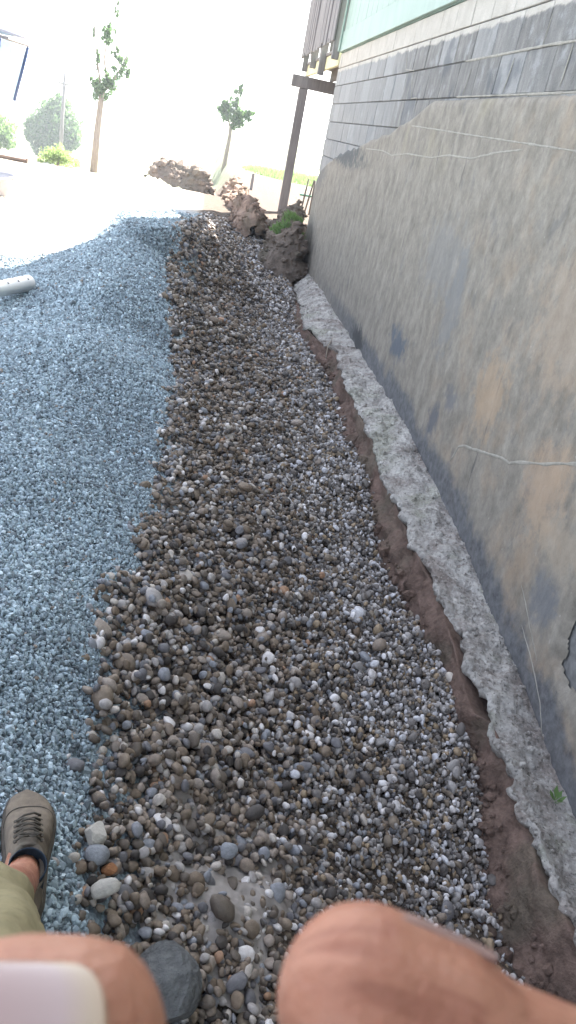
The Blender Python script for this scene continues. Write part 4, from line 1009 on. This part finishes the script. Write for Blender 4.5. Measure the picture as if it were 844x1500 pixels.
# thumb of the left hand, nail towards the lens
def cr1(l, a, c): return .012 * noise.noise(Vector((l * 90, a * 14, 8))) + .012 * noise.noise(Vector((l * 300, a * 2, 0))) + .005 * noise.noise(Vector((l * 900, a * 6, 3)))
digit([px(243, 1560, .060), px(150, 1548, .060), px(40, 1548, .060), px(-90, 1565, .061), px(-250, 1600, .064), px(-480, 1680, .070), (-.10, -.085, -.05)],
      [.0078, .0084, .0087, .0084, .0078, .010, .013], crease=cr1)
# index finger of the right hand, nail on the far upper side
def cr2(l, a, c):
    k = .016 * noise.noise(Vector((l * 130, a * 9, 1))) + .036 * noise.noise(Vector((l * 110, a * 20, 5))) + .012 * noise.noise(Vector((l * 300, a * 55, 9)))
    k -= .05 * math.exp(-((a - 1.02) / .09)**2) * max(0, min(1, (l - .0035) / .003)) * max(0, min(1, (.0175 - l) / .003))
    return k
digit([px(411, 1428, .065), px(540, 1465, .065), px(640, 1497, .065), px(720, 1540, .065), px(844, 1598, .066), px(1010, 1670, .067), px(1300, 1850, .070), (.085, -.115, -.06)],
      [.0070, .0074, .0068, .0057, .0062, .0072, .0085, .011], crease=cr2, seed=3)
bmesh.ops.recalc_face_normals(B, faces=B.faces)
me = bpy.data.meshes.new('body'); B.to_mesh(me); B.free(); me.polygons.foreach_set('use_smooth', [True] * len(me.polygons))
body = link('body', me, M['skin'], per)
tag(per, 'person with khaki trouser leg and brown shoe, fingertips close to the lens', 'person')
# nails
def nail_mat():
    k = NT('nail', .3, .5); p = k.n('ShaderNodeAttribute'); p.attribute_name = 'tip'
    k.col(k.ramp(p.outputs['Fac'], [(0, (.28,.155,.125)), (.5, (.31,.205,.18)), (.8, (.33,.235,.21)), (.94, (.34,.25,.165)), (1, (.34,.235,.15))])); k.b.inputs['Coat Weight'].default_value = .3
    return k.m
M['nail'] = nail_mat()
v = []; f = []; tips = []
NU, NV = 60, 50
for i in range(NU):
    u = i / (NU - 1)
    for j in range(NV):
        w_ = j / (NV - 1) * 2 - 1; ph = .50 + w_ * .80
        ue = 1 - .10 * abs(w_)**3.2 * 1.2 - .02 * w_ * w_
        lx = -115 + (300) * u * ue; half = 133 * (1 - .04 * (1 - u)); ly = 1548 + w_ * half * (1 - .03 * (u > .9) * (u - .9) * 10)
        ang = w_ * .93; dd_ = .060 - .0087 * .88 * math.cos(ang) - .0004
        x_, y_, z_ = px(lx, ly, .0535); z_ = -(.060 - .0092 * math.cos(ang * .86) + .0011 * max(0, u - .75)**2 * -4)
        # true position: on the finger's surface, so its outline follows the curve
        q = C2W(0, 0, 1)
        Yc = -(1548 - 750) / 1150 * .060; rr_ = 1.03 - .05 * abs(w_)**6 - .012 * abs(u - .5) * 2; Yp = Yc + math.sin(ph) * .00870 * rr_; z_ = -(.060 - math.cos(ph) * .0075 * rr_)
        ue = (1 - abs(w_)**2.8)**.55 if abs(w_) < 1 else 0.0; X = -.0280 + .0155 * u * (.72 + .28 * ue)
        v.append(tuple(cam3(X, Yp, z_) - OFF)); tips.append(u)
for i in range(NU - 1):
    for j in range(NV - 1): f.append((i*NV+j, (i+1)*NV+j, (i+1)*NV+j+1, i*NV+j+1))
me = mesh('thumb_nail', v, f, True); at_ = me.attributes.new('tip', 'FLOAT', 'POINT'); at_.data.foreach_set('value', tips)
o = link('thumb_nail', me, M['nail'], per); md = o.modifiers.new('thick', 'SOLIDIFY'); md.thickness = .0005; md.offset = 0
# index nail, edge-on along the top
v = []; f = []; tips = []
for i in range(40):
    u = i / 39; cx0, cy0 = 528 + 165 * u, 1460 + 54 * u
    for j in range(16):
        w_ = j / 15; ang = .02 - w_ * 1.6
        rr = .0071 - .0010 * u - .0007 * max(0, 1 - u / .35)**2; a = ang
        bx_, by_, bz_ = px(cx0, cy0, .065); dx_, dy_ = .31, .95
        v.append(tuple(cam3(bx_ + dx_ * math.cos(a) * rr * 1.05, by_ + dy_ * math.cos(a) * rr * 1.05, bz_ + math.sin(a) * rr * .88) - OFF)); tips.append(.05)
for i in range(39):
    for j in range(15): f.append((i*16+j, (i+1)*16+j, (i+1)*16+j+1, i*16+j+1))
me = mesh('finger_nail', v, f, True); at_ = me.attributes.new('tip', 'FLOAT', 'POINT'); at_.data.foreach_set('value', tips)
o = link('finger_nail', me, M['nail'], per); md = o.modifiers.new('thick', 'SOLIDIFY'); md.thickness = .0005; md.offset = 0
# clothes
def cloth(name, pts, r_, m, n=40, wr=.006, seed=1, flat=1, steps=60):
    mb = MB(); P_ = [Vector(p) - OFF for p in pts]; L = np.linspace(0, len(P_) - 1, steps); rr = r_
    Q = [Vector([np.interp(l, range(len(P_)), [p[k] for p in P_]) for k in range(3)]) for l in L]; RR = [float(np.interp(l, range(len(P_)), rr)) for l in L]
    mb.tube(Q, RR, n, cap=False)
    for i, p in enumerate(mb.v): mb.v[i] = p + (p - Q[i // n]).normalized() * wr * (noise.noise(p * 14 + Vector((seed, 0, 0))) + .5 * noise.noise(p * 34))
    o = mb.build(name, M[m], per, True); md = o.modifiers.new('thick', 'SOLIDIFY'); md.thickness = .003; return o
cloth('trouser_leg', [(-.11,.12,.92),(-.155,.30,.83),(-.215,.50,.73),(-.252,.60,.67),(-.272,.645,.632),(-.285,.69,.597),(-.291,.715,.575)], [.115,.10,.078,.066,.058,.054,.054], 'khaki', wr=.010, seed=4)
cloth('trouser_leg', [(.11,.06,.92),(.13,.10,.68),(.14,.14,.48),(.14,.13,.38)], [.12,.095,.082,.08], 'khaki', wr=.008, seed=6)
cloth('trouser_seat', [(0,.09,.84),(0,.06,.94),(0,.01,1.06)], [.15,.19,.16], 'khaki', wr=.004)
cloth('shirt', [(0,.02,1.02),(0,-.05,1.18),(0,-.11,1.32),(0,-.17,1.43),(0,-.2,1.47)], [.165,.17,.18,.13,.07], 'shirt', wr=.006)
for s_ in (-1, 1): cloth('sleeve', [(s_*.15,-.14,1.41),(s_*.22,-.13,1.36),(s_*.30,-.04,1.25)], [.075,.07,.06], 'shirt', n=24, wr=.004)
b = bmesh.new(); bmesh.ops.create_uvsphere(b, u_segments=24, v_segments=14, radius=1)
for v_ in b.verts: v_.co = Vector((v_.co.x * .088, v_.co.y * .105 - .01, v_.co.z * .10)) * (1 + .06 * noise.noise(v_.co * 5)) + Vector((0, -.262, 1.725)) - OFF
me = bpy.data.meshes.new('hair'); b.to_mesh(me); b.free(); me.polygons.foreach_set('use_smooth', [True] * len(me.polygons)); link('hair', me, M['hair'], per)
# shoe
def shoe(origin, yaw, pitch, roll, label=None, scale=1.0):
    """local: y forward from heel (0) to toe (.29), x sideways, z up"""
    T = Matrix.Translation(Vector(origin) - OFF) @ Euler((pitch, roll, yaw)).to_matrix().to_4x4() @ Matrix.Scale(scale, 4)
    ys = np.linspace(0, 1, 46)
    hw = np.interp(ys, [0,.04,.12,.25,.42,.6,.75,.86,.94,.985,1], [.012,.026,.033,.035,.037,.046,.050,.046,.035,.018,.004])
    cxs = np.interp(ys, [0,.3,.6,.8,1], [0,0,.003,.004,-.004])
    top = np.interp(ys, [0,.05,.15,.3,.36,.5,.65,.8,.9,1], [.070,.088,.085,.078,.096,.086,.070,.056,.048,.03])
    # sole
    mb = MB(); n_ = 20
    rows = []
    for y_, h_, c_ in zip(ys, hw, cxs):
        h2_ = h_ + .0055; rows.append([(c_ - h2_, y_*.29, .0), (c_ - h2_ - .001, y_*.29, .012), (c_ - h2_ + .001, y_*.29, .026), (c_ - h_ * .9, y_*.29, .030), (c_ + h_ * .9, y_*.29, .030), (c_ + h2_ - .001, y_*.29, .026), (c_ + h2_ + .001, y_*.29, .012), (c_ + h2_, y_*.29, .0)])
    lift = lambda y_: .012 * max(0, (y_ - .8) / .2)**2
    for r_ in rows: mb.v += [T @ Vector((a, b_, c_ + lift(b_ / .29))) for a, b_, c_ in r_]
    for i in range(len(rows) - 1):
        for j in range(8): mb.f.append((i*8+j, i*8+(j+1)%8, (i+1)*8+(j+1)%8, (i+1)*8+j))
    mb.f.append(tuple(range(8))); mb.f.append(tuple((len(rows)-1)*8 + j for j in range(8)))
    sole = mb.build('sole', M['sole'], per, True)
    # upper: arch-shaped sections, open at the ankle
    mb = MB(); m_ = 33
    for k, (y_, h_, c_, t_) in enumerate(zip(ys, hw, cxs, top)):
        for j in range(m_):
            a = math.pi * j / (m_ - 1); cx_ = -math.cos(a); sz = math.sin(a)
            x_ = c_ + h_ * math.copysign(abs(cx_)**.72, cx_) * (1 - .18 * sz * (y_ < .5)); z_ = .024 + (t_ - .024) * sz**.75
            if .05 < y_ < .40 : 
                op = min(1, (y_ - .05) / .04, (.40 - y_) / .05); zc_ = .070 + .012 * (abs(y_ - .22) / .18)
                if z_ > zc_: z_ = zc_ + (z_ - zc_) * (1 - op); x_ = x_ 
            p = Vector((x_, y_*.29, z_ + lift(y_))); p += Vector((0, 0, 1)) * .0016 * noise.noise(p * 70)
            mb.v.append(T @ p)
    for k in range(len(ys) - 1):
        for j in range(m_ - 1):
            yy_ = (ys[k] + ys[k + 1]) / 2; a = math.pi * (j + .5) / (m_ - 1)
            if .07 < yy_ < .375 and .27 < (j + .5) / (m_ - 1) < .73: continue
            mb.f.append((k*m_+j, k*m_+j+1, (k+1)*m_+j+1, (k+1)*m_+j))
    up = mb.build('upper', M['suede'], per, True); md = up.modifiers.new('thick', 'SOLIDIFY'); md.thickness = .004; md.offset = -1
    # padded collar
    cp = []
    for i in range(33):
        a = 2 * math.pi * i / 32; cp.append(T @ Vector((.029 * math.cos(a), .066 + .046 * math.sin(a), .078 + .010 * math.sin(a) + .004 * abs(math.sin(a)))))
    MB().tube(cp, .006, 8, cap=False).build('collar', M['suede2'], per, True)
    # tongue
    v = []; f = []
    for i in range(10):
        y_ = .105 + .075 * i / 9; z_ = .101 - .028 * (i / 9)
        for j in range(9): x_ = (j / 8 * 2 - 1) * .019; v.append(T @ Vector((x_, y_, z_ - x_ * x_ * 18)))
    for i in range(9):
        for j in range(8): f.append((i*9+j, i*9+j+1, (i+1)*9+j+1, (i+1)*9+j))
    o = link('tongue', mesh('tongue', v, f, True), M['suede2'], per); md = o.modifiers.new('thick', 'SOLIDIFY'); md.thickness = .004
    # laces
    for i in range(5):
        y_ = .118 + .017 * i; z_ = .102 - .0062 * i
        for s_ in ((-1, 1) if i < 4 else (1,)):
            pts = [T @ Vector((s_ * (-.023), y_, z_ - .008)), T @ Vector((s_ * -.010, y_ + .004, z_ + .003)), T @ Vector((s_ * .010, y_ + .010, z_ + .002)), T @ Vector((s_ * .023, y_ + .015, z_ - .012))]
            MB().tube(pts, .0021, 6).build('lace', M['lace'], per, True)
        for s_ in (-1, 1): MB().tube([T @ Vector((s_ * .0245, y_, z_ - .012)), T @ Vector((s_ * .0255, y_, z_ - .009))], .0033, 10).build('eyelet', M['lace'], per)
    for s_ in (-1, 1):
        MB().tube([T @ Vector((0, .118, .106)), T @ Vector((s_*.012, .112, .113)), T @ Vector((s_*.022, .122, .106)), T @ Vector((s_*.008, .122, .108))], .0018, 6).build('lace', M['lace'], per, True)
    # toe bumper seam
    pts = []
    for i in range(25):
        a = -1 + 2 * i / 24; y_ = .80 - .10 * abs(a)**2 * 1; h_ = np.interp(y_, ys, hw); t_ = np.interp(y_, ys, top); q = math.pi * (a + 1) / 2; cx_ = -math.cos(q)
        pts.append(T @ Vector((.003 + h_ * math.copysign(abs(cx_)**.72, cx_), y_*.29, .0245 + (t_ - .024) * math.sin(q)**.75 + lift(y_))))
    MB().tube(pts, .0012, 6).build('toe_seam', M['sole'], per, True)
    # sock
    sp = [T @ Vector((0, .055, .04)), T @ Vector((0, .058, .085)), T @ Vector((0, .054, .10)), T @ Vector((0, .053, .104))]
    mb = MB(); mb.tube(sp, [.030, .031, .0325, .032], 28, cap=False); o = mb.build('sock', M['sock'], per, True); md = o.modifiers.new('thick', 'SOLIDIFY'); md.thickness = .002
M['suede'] = simple('taupe_suede', (.21,.165,.12), (.12,.095,.075), 55, .9, .5, .002, obj=False)
M['suede2'] = simple('taupe_lining', (.17,.14,.11), (.11,.09,.07), 80, .9, .4, .002, obj=False)
M['sole'] = simple('dark_sole', (.09,.075,.06), (.06,.05,.04), 60, .85, .3, .002, obj=False)
M['lace'] = simple('brown_lace', (.09,.075,.06), (.06,.05,.04), 300, .9, .3, .001, obj=False)
M['sock'] = simple('navy_sock', (.025,.04,.06), (.018,.028,.042), 200, .95, .4, .001, obj=False)
shoe((-.295, .865, .315), R(20), R(1.5), R(2), scale=.91)
shoe((.14, .03, -.17), R(-5), R(0), R(0))
# ------------------------------------------------------------------ haze volume, also added to stand in for lens glare
hz = bpy.data.materials.new('haze'); hz.use_nodes = True; hz.node_tree.nodes.clear()
vo = hz.node_tree.nodes.new('ShaderNodeVolumePrincipled'); vo.inputs['Density'].default_value = .0022; vo.inputs['Color'].default_value = (.86, .93, 1, 1); vo.inputs['Anisotropy'].default_value = .3
ho = hz.node_tree.nodes.new('ShaderNodeOutputMaterial'); hz.node_tree.links.new(vo.outputs[0], ho.inputs['Volume'])
ho_ = MB().box((-1600, -310, -9), (1600, 1600, 14)).build('haze', hz); tag(ho_, kind='stuff')
